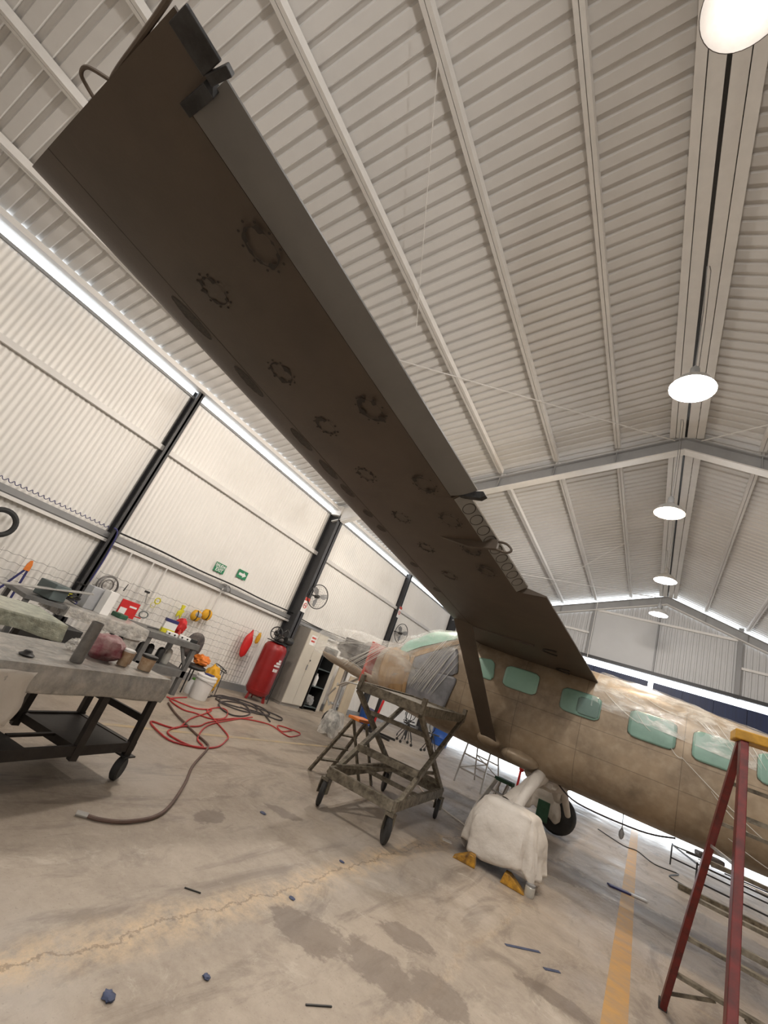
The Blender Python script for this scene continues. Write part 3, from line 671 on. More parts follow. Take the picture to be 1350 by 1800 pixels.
for k in range(5): crease(mb, NS, .006, -5.6+.2*rnd.random(), 1.60+.1*k, -4.5+.3*k, 2.0+.06*k, .004)
mb.build('film_crease', M['crease'], nf)
mb = MB()
for k in range(15):
    a0 = 1.62 + .09*k + .04*rnd.random(); z0 = 2.60 - .05*rnd.random(); crease(mb, ST, .028, a0, z0, a0+.22+.1*rnd.random(), z0-.22-.25*rnd.random(), .003+.003*rnd.random(), .0)
for (a0,z0,a1,z1) in ((1.56,2.02,2.6,1.35), (.55,2.55,1.05,2.25), (1.0,2.4,1.2,2.2), (1.9,1.75,2.3,1.45), (2.1,1.32,2.8,1.12), (1.45,2.08,1.58,2.0), (.7,2.62,1.1,2.5), (1.1,2.62,1.55,2.52)):
    crease(mb, ST, .024, a0, z0, a1, z1, .0055, .03)
mb.build('film_crease', M['crease'], af)

# ================================================================== WHEEL COVERS, CHOCKS
def draped(c, rx, ry, h, e=.55, fold=.06, nf=9, seed=0, base=.05, skew=0):
    def fn(u, v):
        th = 2*PI*u; k = v
        c_, s_ = math.cos(th), math.sin(th); sx = math.copysign(abs(c_)**e, c_); sy = math.copysign(abs(s_)**e, s_)
        r = (1-k**2.2*.52) if k < .72 else (1-.72**2.2*.52)*math.sqrt(max(0, 1-((k-.72)/.28)**2.2))
        z = base + (h-base)*(k/.72*.86 if k < .72 else .86+.14*math.sin((k-.72)/.28*PI/2))
        f = 1 + fold*(1-k)*math.sin(th*nf+seed) + .09*noise.noise(Vector((c_*2, s_*2, k*3+seed)))
        f += .10*(abs(noise.noise(Vector((c_*5+seed, s_*5, k*2.5)))) - .2)*(1-.5*k) + .05*(abs(noise.noise(Vector((c_*11, s_*11+seed, k*5))))-.2)
        z += (.05*math.sin(th*5+seed)+.05*noise.noise(Vector((c_*3, s_*3, seed))))*(1-k)
        return (c[0] + sx*rx*r*f + skew*k, c[1] + sy*ry*r*f, z)
    return MB().grid(fn, 96, 26, True, True)
o = draped((-1.35,6.60), .47, .33, .74, seed=1.0, base=.13).build('wheel_cover', M['paper'], solid=.004)
tag(o, 'white paper cover draped over the near main wheel', 'wheel cover', 'paper covers on the main wheels')
o = draped((-1.66,11.10), .42, .30, .80, seed=4.0, base=.26, skew=-.05).build('wheel_cover', M['paper'], solid=.004)
tag(o, 'white paper cover on the far main wheel with black tyre showing', 'wheel cover', 'paper covers on the main wheels')
o = MB().box(-1.75,10.75,.14,-1.52,10.79,.50).build('masking_card', M['greenD'], bevel=.01); tag(o, 'dark green card stuck by the far wheel cover', 'card')
for pts_, r_, lab_ in (([(-.28,-1.78,.62),(-.22,-1.1,.86),(-.15,-.6,1.08)], [.10,.08,.12], 'crumpled paper round the near gear leg'), ([(-.15,.3,1.05),(-.24,1.2,.80),(-.32,1.9,.66)], [.12,.085,.09], 'crumpled paper round the far gear leg')):
    o = MB().grid(lambda u, v: (lambda P_, r, th: P_ + V(math.cos(th), 0, math.sin(th))*r*(1+.22*noise.noise(Vector((math.cos(th)*1.5, v*5, math.sin(th)*1.5)))))(V(*pts_[0]).lerp(V(*pts_[1]), v*2) if v < .5 else V(*pts_[1]).lerp(V(*pts_[2]), v*2-1), (r_[0]*(1-v*2)+r_[1]*v*2) if v < .5 else (r_[1]*(2-v*2)+r_[2]*(v*2-1)), 2*PI*u), 20, 24, True, True).build('paper_wrap', M['paper'], AC); o['label'] = lab_
o = MB().blob((-.16,-.20,1.04), (.33,.34,.15), .8, .30, 2.5, seed=2).build('paper_wrap', M['paper'], AC); o['label'] = 'crumpled paper bundle under the belly'
def chock(x, y, rz, label):
    o = MB().prism([(0,0),(.27,0),(.22,.035),(.09,.11),(.03,.11)], (0,-.08,0), (1,0,0), (0,0,1), (0,1,0), .16).build('wheel_chock', M['chock'], bevel=.008)
    o.location = (x, y, .001); o.rotation_euler = (0,0,rz); tag(o, label, 'chock', 'yellow wheel chocks')
chock(-1.52,6.22,PI+.2,'worn yellow chock at the left of the near wheel cover'); chock(-1.24,6.31,.1,'worn yellow chock under the lowest corner of the near wheel cover')
o = draped((-5.86,8.93), .26, .22, .52, e=.8, fold=.04, seed=2.0, base=.0, nf=7).build('plastic_bag', M['filmB']); tag(o, 'clear plastic bag tied over the nose wheel', 'plastic bag')
# ================================================================== WHEELED MAINTENANCE STAND
S = empty('maintenance_stand', (0,0,0), 0, 'wheeled grey steel maintenance stand with crossed legs under the nose', 'work stand')
BL, BN, BR, BB = V(-3.10,5.02,.36), V(-2.25,5.15,.36), V(-2.50,7.25,.36), V(-3.36,7.10,.36)
TL, TN, TR, TB = V(-3.35,5.42,1.36), V(-2.50,5.70,1.37), V(-2.60,7.60,1.42), V(-3.45,7.30,1.40)
mb = MB()
for p, q in ((BL,BN),(BN,BR),(BR,BB),(BB,BL)): mb.beam(p, q, .05, .115)
mb.build('base_frame', M['stand'], S, bevel=.006)
for p, q in ((TL,BB),(TN,BR),(BN,TR),(BL,TB)): MB().beam(p+V(0,0,-.06), q, .055, .065).build('cross_leg', M['stand'], S, bevel=.005)
MB().beam(BL.lerp(TB,.27), BN.lerp(TR,.27), .075, .085).build('cross_bar', M['stand'], S, bevel=.005)
MB().beam(TL.lerp(BB,.30), TN.lerp(BR,.30), .045, .06).build('cross_bar', M['stand'], S, bevel=.005)
MB().beam(BB.lerp(TL,.12), BR.lerp(TN,.12), .045, .06).build('cross_bar', M['stand'], S, bevel=.005)
MB().beam(BL.lerp(TB,.06), BR.lerp(TN,.25), .035, .035).build('diagonal_bar', M['stand'], S)
MB().beam(BL.lerp(BB,.5), BN.lerp(BR,.5), .04, .05).build('cross_bar', M['stand'], S)
mb = MB(); z = V(0,0,.0)
for p, q in ((TL,TN),(TN,TR),(TR,TB),(TB,TL)): mb.beam(p, q, .05, .125)
mb.build('platform_frame', M['stand'], S, bevel=.006)
mb = MB().add([TL+V(0,0,.03), TN+V(0,0,.03), TR+V(0,0,.03), TB+V(0,0,.03)], [(0,1,2,3)]); mb.build('platform_deck', M['stand'], S, solid=.02)
for p in (TL, TN, TR): MB().box(p.x-.03, p.y-.03, p.z-.06, p.x+.03, p.y+.03, p.z+.15).build('rail_socket', M['stand'], S, bevel=.004)
MB().tube(spline([TL+V(0,0,.0), TL+V(-.25,.05,-.03), TL+V(-.45,.15,-.12), TL+V(-.5,.2,-.1)], 5), .012, 6).build('tow_handle', M['alu'], S)
for p, d in ((BL,.5),(BN,.7),(BR,.3),(BB,.6)):
    c = empty('caster', (p.x,p.y,0)); c.parent = S
    MB().lathe([(.03,-.028),(.11,-.03),(.135,-.018),(.138,0),(.135,.018),(.11,.03),(.03,.028)], (0,0,.138), (math.cos(d),math.sin(d),0), 24).build('wheel', M['rubber'], c)
    MB().box(-.05,-.05,.27,.05,.05,.30).beam((-.045,-.02,.29),(-.04,-.03,.13),.01,.06).beam((.045,.02,.29),(.04,.03,.13),.01,.06).build('fork', M['stand'], c)
# ================================================================== LADDERS AND TRESTLES
def rail(mb, p, q, w=.028, d=.07, up=(0,1,0)): mb.beam(p, q, w, d, up)
# big red step ladder on the right
Lr = empty('step_ladder', (0,0,0), 0, 'tall red step ladder with ochre top cap at the right edge', 'ladder')
T = V(.56,4.52,2.13)
fA, fB = V(.31,5.62,0), V(.44,3.25,0); fA2, fB2 = V(1.10,5.62,0), V(.98,3.25,0); T2 = V(.98,4.52,2.13)
for (f, t, dy) in ((fA,T,.05),(fB,T,-.05),(fA2,T2,.05),(fB2,T2,-.05)): MB().beam(f, t+V(0,dy,0), .048, .10, (0,1,.0)).build('side_rail', M['ladred'], Lr, bevel=.004)
MB().box(.50,4.38,2.10,1.04,4.66,2.17).build('top_cap', M['ladyel'], Lr, bevel=.008)
for i in range(1, 7):
    z = .30*i*1.0; t = z/2.13
    p, q = fA.lerp(T+V(0,.05,0),t), fA2.lerp(T2+V(0,.05,0),t); MB().beam(p, q, .075, .026).build('step', M['stand'], Lr)
for i in (1,3,5):
    z = .32*i; t = z/2.13; p, q = fB.lerp(T+V(0,-.05,0),t), fB2.lerp(T2+V(0,-.05,0),t); MB().beam(p, q, .03, .03).build('rear_bar', M['stand'], Lr)
MB().beam(fA.lerp(T,.06), fA.lerp(T,.13)+V(.28,0,0), .02, .025).beam(fA2.lerp(T2,.06), fA2.lerp(T2,.13)-V(.28,0,0), .02, .025).build('knee_brace', M['stand'], Lr)
MB().beam(fA.lerp(T,.62), fB.lerp(T,.62), .012, .02).build('spreader', M['alu'], Lr)
for f in (fA,fB,fA2,fB2): MB().box(f.x-.03,f.y-.06,0,f.x+.03,f.y+.06,.05).build('foot_pad', M['rubber'], Lr)
# small wooden-coloured step ladder with orange cap, behind the stand
Lo = empty('step_ladder', (0,0,0), 0, 'low worn step ladder with orange top behind the wheeled stand', 'ladder')
a0, a1 = V(-4.05,6.02,0), V(-4.0,6.45,0); b0, b1 = V(-3.68,6.10,.86), V(-3.64,6.42,.86); c0, c1 = V(-3.56,6.70,0), V(-3.54,7.05,0)
for p, q, w in ((a0,b0,.075),(a1,b1,.075),(c0,b0,.045),(c1,b1,.045)): MB().beam(p, q, .028, w, (0,1,0)).build('side_rail', M['stand'], Lo, bevel=.003)
for t in (.22,.46,.7): MB().beam(a0.lerp(b0,t), a1.lerp(b1,t), .10, .022).build('step', M['stand'], Lo)
MB().box(-3.76,6.06,.86,-3.56,6.47,.90).build('top_cap', M['orange'], Lo, bevel=.006)
# aluminium trestle beyond the stand
Tr = empty('trestle', (0,0,0), 0, 'bare aluminium trestle standing in front of the bright doorway', 'trestle')
t0, t1, t2, t3 = V(-3.58,11.3,.98), V(-3.03,11.3,.95), V(-3.52,11.8,.98), V(-3.0,11.8,.95)
F = [V(-3.68,11.3,0), V(-3.02,11.25,0), V(-3.72,13.0,0), V(-3.05,13.0,0)]
for t, f in zip((t0,t1,t2,t3), F): MB().beam(t, f, .03, .045).build('leg', M['alu'], Tr)
MB().beam(t0,t1,.05,.05).beam(t2,t3,.05,.05).beam(t0,t2,.04,.04).beam(t1,t3,.04,.04).build('top_frame', M['alu'], Tr)
for k in (.35,.68):
    MB().beam(t0.lerp(F[0],k), t1.lerp(F[1],k), .025, .03).build('brace', M['alu'], Tr); MB().beam(t2.lerp(F[2],k), t3.lerp(F[3],k), .025, .03).build('brace', M['alu'], Tr)
MB().beam(t0.lerp(F[0],.68), t1.lerp(F[1],.35), .02,.02).build('brace', M['alu'], Tr); MB().beam(t2.lerp(F[2],.35), t3.lerp(F[3],.68), .02,.02).build('brace', M['alu'], Tr)
o = MB().blob((-2.62,12.9,.72),(.06,.05,.06),1,.3).box(-2.66,12.88,0.0,-2.61,12.92,.68).build('stand_marker', M['redb']); tag(o, 'small red bundle on a thin post behind the trestle', 'marker')
# green-topped short ladder behind the near wheel cover
Lg = empty('step_ladder', (0,0,0), 0, 'short aluminium step ladder with green top behind the near wheel cover', 'ladder')
tp = V(-2.20,9.6,.60)
MB().prism([(-.17,-.10),(.17,-.12),(.18,.08),(.10,.14),(-.14,.14)], tp, (1,0,0), (0,1,0), (0,0,1), .06).build('top_cap', M['greenD'], Lg, bevel=.01)
for dx, dy, fx, fy in ((-.13,-.08,-.34,-.30),(.10,-.08,.03,-.42),(-.10,.10,-.26,.34),(.14,.10,.14,.34)): MB().beam(tp+V(dx,dy,0), V(tp.x+fx,tp.y+fy,0), .03, .075).build('side_rail', M['alu'], Lg)
for t in (.3,.62): MB().beam((tp+V(-.13,-.08,0)).lerp(V(tp.x-.34,tp.y-.30,0),t), (tp+V(.10,-.08,0)).lerp(V(tp.x+.03,tp.y-.42,0),t), .10, .02).build('step', M['alu'], Lg)

# ================================================================== FOREGROUND WORK CART
Cu, Cv = V(.265,-.964,0).normalized(), V(-.964,-.265,0).normalized()
CO = V(-3.72,2.85,0)
def cp(u, v, z): p = CO + Cu*u + Cv*v; return V(p.x, p.y, z)
CT = empty('work_cart', (0,0,0), 0, 'brown steel work cart with dusty film-wrapped top at the left edge', 'work cart')
LC = 2.3
def rect_ring(r, z0, z1, n=60):
    vs = []
    for z, e in ((z1, 0), (z0, .0)):
        pass
mb = MB()
def carttop(u, v):
    # u runs round the rim, v from the middle of the top out over the edge and down
    P_ = [(0,0),(LC,0),(LC,.76),(0,.76)]; t = u*4; k = int(t) % 4; f = t-int(t); a = P_[k]; b = P_[(k+1) % 4]; x, y = a[0]+(b[0]-a[0])*f, a[1]+(b[1]-a[1])*f
    cx, cy = LC/2, .38
    if v <= .5: s_ = v/.5; z = .865 + .003*noise.noise(Vector((x*s_*4, y*s_*4, 0))); return cp(cx+(x-cx)*s_, cy+(y-cy)*s_, z)
    s_ = (v-.5)/.5; nx = (1 if x >= LC-1e-6 else (-1 if x <= 1e-6 else 0)); ny = (1 if y >= .76-1e-6 else (-1 if y <= 1e-6 else 0))
    hang = .185 + .03*noise.noise(Vector((x*2, y*2, 3))) + (.0 if nx == 0 else .02)
    bulge = .012*math.sin(s_*PI) + .010*noise.noise(Vector((x*7, y*7, s_*3)))
    return cp(x+nx*bulge, y+ny*bulge, .865 - hang*s_)
mb.grid(carttop, 120, 25, True, True).build('table_film', M['film'], CT, angle=50, solid=.004)
MB().prism([(0.01,0.01),(LC,.01),(LC,.75),(.01,.75)], CO + V(0,0,.80), Cu, Cv, (0,0,1), .055).build('tabletop', M['steelg'], CT)
for u, v in ((.05,.04),(1.15,.04),(2.25,.04),(.05,.72),(1.15,.72),(2.25,.72)):
    if abs(u-1.15) < .01: u = .60 if v < .4 else .62
    MB().beam(cp(u,v,.80), cp(u,v,.20), .055, .055).build('leg', M['cartf'], CT)
mb = MB()
for v in (.04,.72): mb.beam(cp(.0,v,.27), cp(LC,v,.27), .03, .075)
for u in (.05,.60,1.15,1.7,2.25): mb.beam(cp(u,.04,.27), cp(u,.72,.27), .05, .06)
mb.build('lower_frame', M['cartf'], CT)
MB().prism([(.05,.05),(.60,.05),(.60,.72),(.05,.72)], CO + V(0,0,.285), Cu, Cv, (0,0,1), .008).build('lower_shelf', M['cartf'], CT)
MB().prism([(1.0,.05),(1.5,.05),(1.5,.72),(1.0,.72)], CO + V(0,0,.285), Cu, Cv, (0,0,1), .008).build('lower_shelf', M['cartf'], CT)
MB().beam(cp(.62,.3,.29), cp(1.0,.3,.29), .03, .02).build('shelf_bar', M['cartf'], CT)
for z in (.50,.70): MB().beam(cp(.05,.04,z), cp(.05,.72,z), .03, .055).build('end_rail', M['cartf'], CT)
MB().beam(cp(.60,.72,.64), cp(2.2,.72,.64), .03, .05).build('back_rail', M['cartf'], CT)
MB().beam(cp(.62,.70,.68), cp(1.0,.70,.32), .02, .03).build('brace', M['cartf'], CT)
for u, v in ((.05,.04),(1.2,.10),(2.25,.04),(.05,.72),(1.2,.72),(2.25,.72)):
    c = empty('caster', tuple(cp(u,v,0))); c.parent = CT
    MB().lathe([(.02,-.03),(.075,-.034),(.092,-.022),(.095,0),(.092,.022),(.075,.034),(.02,.03)], (0,0,.095), (.8,.6,0), 20).build('wheel', M['rubber'], c)
    MB().prism([(-.06,-.06),(.06,-.06),(.06,.06),(-.06,.06)], (0,0,.195), Cu, Cv, (0,0,1), .012).beam((-.02,.026,.20),(-.022,.03,.07),.05,.008).beam((.02,-.026,.20),(.022,-.03,.07),.05,.008).build('caster_fork', M['black'], c)
o = MB().grid(lambda u, v: cp(1.32+u*.34 + .02*math.sin(v*7), -.022-.01*math.sin(u*9+v*3), .82 - v*(.34-.10*u)), 12, 12).build('paper_sheet', M['paper'], solid=.002); tag(o, 'pale paper sheet hanging down the front of the work cart', 'paper')
# things on the cart
o = MB().lathe([(.044,0),(.046,.01),(.044,.31),(.038,.31),(.038,.02)], (-3.64,1.92,.871), (0.0,0.0,1), 24); o = o.build('metal_tube', M['wire']); tag(o, 'dusty grey metal tube standing upright on the work cart', 'tube')
o = MB().blob((-4.0,2.26,.965), (.18,.15,.105), .9, .25, 2.2, seed=5).build('cloth_bag', M['pinkbag']); tag(o, 'maroon cloth bundle in a clear bag on the work cart', 'cloth bundle')
o = MB().blob((-4.05,2.08,.915), (.07,.08,.05), .9, .4, 3, seed=8).build('plastic_bag', M['filmB']); tag(o, 'clear crumpled plastic behind the metal tube on the cart', 'plastic bag')
def jar(x, y, z, r, h, m, lid=None, lm=None, label='', name='jar'):
    t = empty(name, (x,y,z), 0, label, 'jar' if name == 'jar' else 'cup')
    MB().lathe([(r*.86,0),(r*.9,.004),(r,h*.9),(r*1.04,h),(r*.93,h),(r*.8,.01)], seg=24).build('jar_body' if name == 'jar' else 'cup_body', m, t)
    if lid: MB().lathe([(r*1.1,h),(r*1.1,h+lid),(r*.95,h+lid+.004)], seg=24).build('lid', lm, t)
    return t
jar(-3.88,2.42,.871,.050,.12,M['jar'],.018,M['white'],'rust-stained plastic cup with white lid on the cart','cup')
jar(-4.0,2.52,.871,.045,.11,M['jar'],None,None,'open stained cup between the white-lidded cup and the black-lidded jar','cup')
jar(-3.88,2.64,.871,.066,.11,M['jar'],.022,M['black'],'squat stained jar with black lid near the cart corner','jar')
o = MB().lathe([(.045,0),(.05,.008),(.03,.02),(.022,.034),(.012,.036)], (-3.53,1.54,.871), seg=20).build('stepped_disc', M['black']); tag(o, 'small black stepped rubber disc on the front of the cart', 'knob')

# ================================================================== BENCHES ALONG THE WALL
B2 = empty('draped_table', (0,0,0), 0, 'table under greenish film between the cart and the wall', 'table')
def drape_top(x0, y0, x1, y1, z, hang, seed):
    def fn(u, v):
        P_ = [(x0,y0),(x1,y0),(x1,y1),(x0,y1)]; t = u*4; k = int(t) % 4; f = t-int(t); a = P_[k]; b = P_[(k+1) % 4]; x, y = a[0]+(b[0]-a[0])*f, a[1]+(b[1]-a[1])*f
        cx, cy = (x0+x1)/2, (y0+y1)/2
        if v <= .5: s_ = v/.5; return V(cx+(x-cx)*s_, cy+(y-cy)*s_, z)
        s_ = (v-.5)/.5; dx, dy = x-cx, y-cy; nx = 1 if x >= x1-1e-6 else (-1 if x <= x0+1e-6 else 0); ny = 1 if y >= y1-1e-6 else (-1 if y <= y0+1e-6 else 0)
        h = hang*(1+.35*noise.noise(Vector((x*1.7, y*1.7, seed)))); b_ = .004 + .045*s_*abs(noise.noise(Vector((x*6, y*6, seed+s_*1.2))))
        return V(x+nx*b_, y+ny*b_, z-h*s_)
    return MB().grid(fn, 96, 21, False, True)
drape_top(-6.25,.7,-5.30,2.52,.872,.17,3.0).build('table_film', M['filmG'], B2, angle=50, solid=.004)
MB().box(-6.22,.73,.81,-5.33,2.49,.862).build('tabletop', M['wood'], B2)
for x in (-6.17,-5.38):
    for y in (.8,2.44): MB().box(x-.03,y-.03,0,x+.03,y+.03,.81).build('leg', M['cartf'], B2)
MB().box(-6.2,.8,.25,-5.36,2.44,.28).build('lower_shelf', M['cartf'], B2)
B1 = empty('wall_bench', (0,0,0), 0, 'long wall bench with grey film apron, in front of the first dark column', 'workbench')
drape_top(-7.75,3.15,-6.86,4.42,.902,.17,7.0).build('table_film', M['film'], B1, angle=50, solid=.004)
MB().box(-7.72,2.6,.84,-6.90,4.40,.892).build('benchtop', M['benchg'], B1)
MB().box(-6.93,4.12,.05,-6.89,4.38,.84).build('end_panel', M['film'], B1)
for x in (-7.66,-6.95):
    for y in (2.65,4.34): MB().box(x-.03,y-.03,0,x+.03,y+.03,.84).build('leg', M['benchg'], B1)
MB().box(-7.7,2.65,.22,-6.92,4.34,.25).build('lower_shelf', M['benchg'], B1)
B3 = empty('wall_bench', (0,0,0), 0, 'dark grey steel bench with cluttered shelf beside the white bucket', 'workbench')
MB().box(-7.72,4.47,.80,-6.90,5.52,.90).build('benchtop', M['benchg'], B3, bevel=.006)
for x in (-7.66,-6.96):
    for y in (4.53,5.46): MB().box(x-.04,y-.04,0,x+.04,y+.04,.80).build('leg', M['benchg'], B3)
MB().box(-7.7,4.5,.30,-6.92,5.5,.42).build('lower_shelf', M['benchg'], B3, bevel=.005)
MB().beam((-6.96,5.2,.80),(-6.96,5.46,.45),.03,.05).build('gusset', M['benchg'], B3)
# clutter on the benches
def thing(mb, name, m, label, cat, group=None, **k): return tag(mb.build(name, m, **k), label, cat, group)
def rotbox(cx, cy, z, sx, sy, sz, rz, tx=0):
    mb = MB().box(-sx/2,-sy/2,0,sx/2,sy/2,sz); q = Matrix.Rotation(rz,4,'Z') @ Matrix.Rotation(tx,4,'X'); mb.v = [tuple(V(cx,cy,z) + (q @ Vector(v))) for v in mb.v]; return mb
thing(rotbox(-6.55,2.95,.0,.5,.5,.70,.2), 'dark_gap_box', M['black'], 'black block added for the shade between the tables', 'case', bevel=.01)  # blackened box stands in for the dark, shaded space between the tables
thing(MB().beam((-7.0,2.3,.93),(-6.98,3.38,1.15),.11,.02), 'metal_channel', M['alu'], 'long pale metal channel lying over the benches', 'metal channel', bevel=.003)
thing(rotbox(-7.15,2.95,.905,.34,.24,.22,.3), 'metal_case', M['teal'], 'dark grey-green box on the long bench under the metal channel', 'case', bevel=.012)
thing(rotbox(-7.30,3.55,.905,.16,.22,.34,.2), 'paint_can', M['greylight'], 'light grey upright box in front of the first dark column', 'box', bevel=.008)
thing(rotbox(-7.15,3.72,.905,.14,.16,.36,.25), 'paper_carton', M['white'], 'white upright carton beside the light grey box', 'carton', bevel=.004)
for k in range(6):
    a = random.uniform(0,6); thing(MB().tube(spline([(-7.1+.06*math.cos(a+t)*random.uniform(.5,1.5)-.03*k, 3.25+.07*math.sin(a+t*1.3), .93+.02*t+.008*k) for t in range(5)], 4), .008, 6), 'cable_scrap', M[('black','bluehose','greyhose','rubber','yel2','black')[k]], ('black cable scrap at the right of the pile by the light grey box','blue cable scrap in the pile by the light grey box','thin dark grey cable scrap in the pile by the light grey box','rubber cable scrap in the pile by the light grey box','yellow-green cable scrap in the pile by the light grey box','black cable scrap at the left of the pile by the light grey box')[k], 'cable', 'cable scraps on the long bench')
RS = empty('parts_catalog', (-7.62,4.35,.92), math.radians(75), 'red and white box leaning on the wall mesh above the long bench', 'box')
MB().box(-.15,0,0,.15,.05,.27).build('box_body', M['redb'], RS, bevel=.004)
MB().box(-.13,-.004,.03,-.02,0,.14).build('white_print', M['white'], RS); MB().box(.0,-.004,.17,.12,0,.20).build('white_print', M['white'], RS)
thing(rotbox(-7.4,4.15,.905,.22,.16,.07,.2), 'sponge_block', M['greenD'], 'green and grey pads beside the red box on the long bench', 'pad', bevel=.01)
thing(MB().tube(spline([(-7.25,4.6,.915),(-7.2,4.75,.925),(-7.3,4.85,.915)],4),.012,6), 'pliers', M['black'], 'black pliers lying at the start of the grey steel bench', 'pliers')
CB = empty('carton', (-7.35,5.05,.901), math.radians(70), 'white yellow and blue carton standing on the grey steel bench', 'carton')
MB().box(-.11,-.06,0,.11,.06,.24).build('carton_body', M['white'], CB, bevel=.003); MB().box(-.112,-.063,.0,.112,.063,.07).build('yellow_band', M['yel2'], CB); MB().box(-.112,-.063,.19,.112,.063,.242).build('blue_band', M['bluehose'], CB)
thing(MB().blob((-7.62,5.45,1.06),(.10,.10,.14),.9,.35,2.5,seed=3), 'red_bag', M['redb'], 'crumpled red bag on the back corner of the grey steel bench', 'bag')
thing(MB().lathe([(.03,0),(.032,.02),(.032,.10),(.02,.12)], (-7.55,5.62-.18,.905), seg=16), 'spray_can', M['boltred'], 'small dark red can below the crumpled red bag', 'can')
for k, (x, y) in enumerate(((-7.1,5.0),(-7.05,5.24))):
    WB = empty('power_box', (x,y,.901), math.radians(62), ('white plastic box with black sockets, left of the pair on the grey bench','white plastic box with black sockets, right of the pair on the grey bench')[k], 'box', 'white socket boxes')
    MB().box(-.10,-.06,0,.10,.06,.06).build('box_body', M['white'], WB, bevel=.008)
    for dx in (-.05,.045): MB().disc((dx,-.061,.03), (0,-1,0), .016, .004, 12).build('socket', M['black'], WB)
thing(rotbox(-7.08,5.42,.901,.20,.17,.06,1.1), 'tool_case', M['black'], 'black tool case on the front corner of the grey steel bench', 'tool case', bevel=.01)
for k, y in enumerate((4.62,4.82,5.0,5.2)):
    thing(MB().lathe([(.06,0),(.065,.02),(.065,.2),(.05,.24),(.02,.26)], (-7.15-.06*(k%2),y,.42), seg=16), 'bottle', M[('black','rubber','black','glassy')[k]], ('black canister on the bench shelf behind the clear jar','dark canister in the middle of the bench shelf','black canister beside the clear bottle on the bench shelf','clear bottle at the right end of the bench shelf')[k], 'canister', 'bottles on the lower bench shelf')
for k, (x, y) in enumerate(((-7.45,5.78),(-7.30,6.05))):
    J = empty('jug', (x,y,0), 0, ('white jug with green cap beside the bench leg','white jug with green cap hidden behind the white bucket')[k], 'jug', 'white jugs with green caps')
    MB().lathe([(.085,0),(.09,.01),(.09,.17),(.05,.23),(.03,.25)], seg=16).build('jug_body', M['white'], J); MB().lathe([(.035,.25),(.035,.285),(.02,.29)], seg=14).build('cap', M['greenlid'], J)
BK = empty('bucket', (-7.02,6.08,0), 0, 'white plastic bucket with dark rag on its lid beside the grey bench', 'bucket')
MB().lathe([(.155,0),(.16,.01),(.185,.34),(.195,.345),(.195,.375),(.185,.38),(.185,.40),(.17,.40)], seg=32).build('bucket_body', M['white'], BK)
MB().lathe([(.19,.40),(.192,.425),(.17,.43)], seg=32).build('lid', M['white'], BK)
MB().ring((0,0,.30),(0,.25,1),.20,.004,28,6).build('handle', M['wire'], BK)
thing(rotbox(-7.0,6.10,.432,.16,.12,.025,.4), 'folded_rag', M['bluehose'], 'dark blue rag folded on the bucket lid', 'rag', bevel=.008)
# chair with a dark round back, yellow bags on it
CH = empty('stool_chair', (-7.55,6.02,0), 0, 'round-backed dark brown chair standing at the end of the grey bench', 'chair')
MB().blob((-.1,-.06,.80),(.045,.21,.25),.85).build('backrest', M['eng'], CH); MB().blob((.12,.0,.46),(.22,.22,.05),.8).build('seat', M['black'], CH)
for dx, dy in ((-.05,-.17),(-.05,.17),(.28,-.17),(.28,.17)): MB().tube([(dx,dy,.44),(dx*1.15,dy*1.1,0)], .013, 8).build('leg', M['black'], CH)
thing(MB().blob((-7.42,6.12,.60),(.14,.15,.10),.9,.4,2.5,seed=11), 'yellow_bag', M['orange'], 'orange and red cloth bag heaped on the chair seat', 'bag')
thing(MB().blob((-7.45,6.55,.30),(.17,.16,.24),.85,.35,2.2,seed=14), 'yellow_bag', M['yellow'], 'yellow bag slumped behind the white bucket', 'bag')
FR = empty('wire_stool', (-7.6,6.82,0), 0, 'thin black wire stool frame between the yellow bag and the red compressor', 'stool')
MB().ring((0,0,.52),(.3,.2,1),.15,.010,24,6).build('ring_top', M['black'], FR)
for k in range(3):
    a = 2*PI*k/3; MB().tube([(.13*math.cos(a),.13*math.sin(a),.50),(.17*math.cos(a),.17*math.sin(a),0)], .008, 6).build('leg', M['black'], FR)
    MB().tube([(0,0,.52),(.14*math.cos(a+.5),.14*math.sin(a+.5),.52)], .006, 6).build('spoke', M['black'], FR)
# wire mesh hung on the wall, wires waved to imitate its shadow on the corrugations
mb = MB()
def meshpanel(mb, y0, y1, z0, z1):
    z = z0
    while z < z1:
        mb.tube([(-8.36+.006*math.sin(y*70), y, z+.008*math.sin(y*2*PI/.17)) for y in [y0+(y1-y0)*k/int((y1-y0)/.03) for k in range(int((y1-y0)/.03)+1)]], .0028, 4); z += .125
    y = y0
    while y < y1: mb.tube([(-8.355,y,z0),(-8.355,y,z1)], .0018, 4); y += .33
meshpanel(mb, 1.2, 3.70, .25, 1.30); thing(mb, 'wire_mesh_panel', M['wire'], 'wire mesh, wavy like its cast shadow, on the wall left of the first dark column', 'wire mesh')
mb = MB(); meshpanel(mb, 3.95, 8.2, .2, 1.48); thing(mb, 'wire_mesh_panel', M['wire'], 'wire mesh, wavy like its cast shadow, on the wall between the first column and the compressor', 'wire mesh')
thing(MB().ring((-8.33,4.18,1.27),(1,0,0),.18,.016).ring((-8.31,4.20,1.27),(1,0,.1),.165,.012).ring((-8.30,4.17,1.28),(1,.1,0),.10,.012), 'wire_coil', M['wire'], 'coil of grey wire hung on the mesh beside the first column', 'wire coil')
thing(MB().ring((-8.28,2.27,1.60),(1,0,0),.19,.04), 'rubber_ring', M['rubber'], 'thick black ring hung on the wall at the left edge', 'ring')
BC = empty('bolt_cutter', (-8.30,2.92,.62), 0, 'blue-handled bolt cutter with orange jaws hung left of the first column', 'bolt cutter')
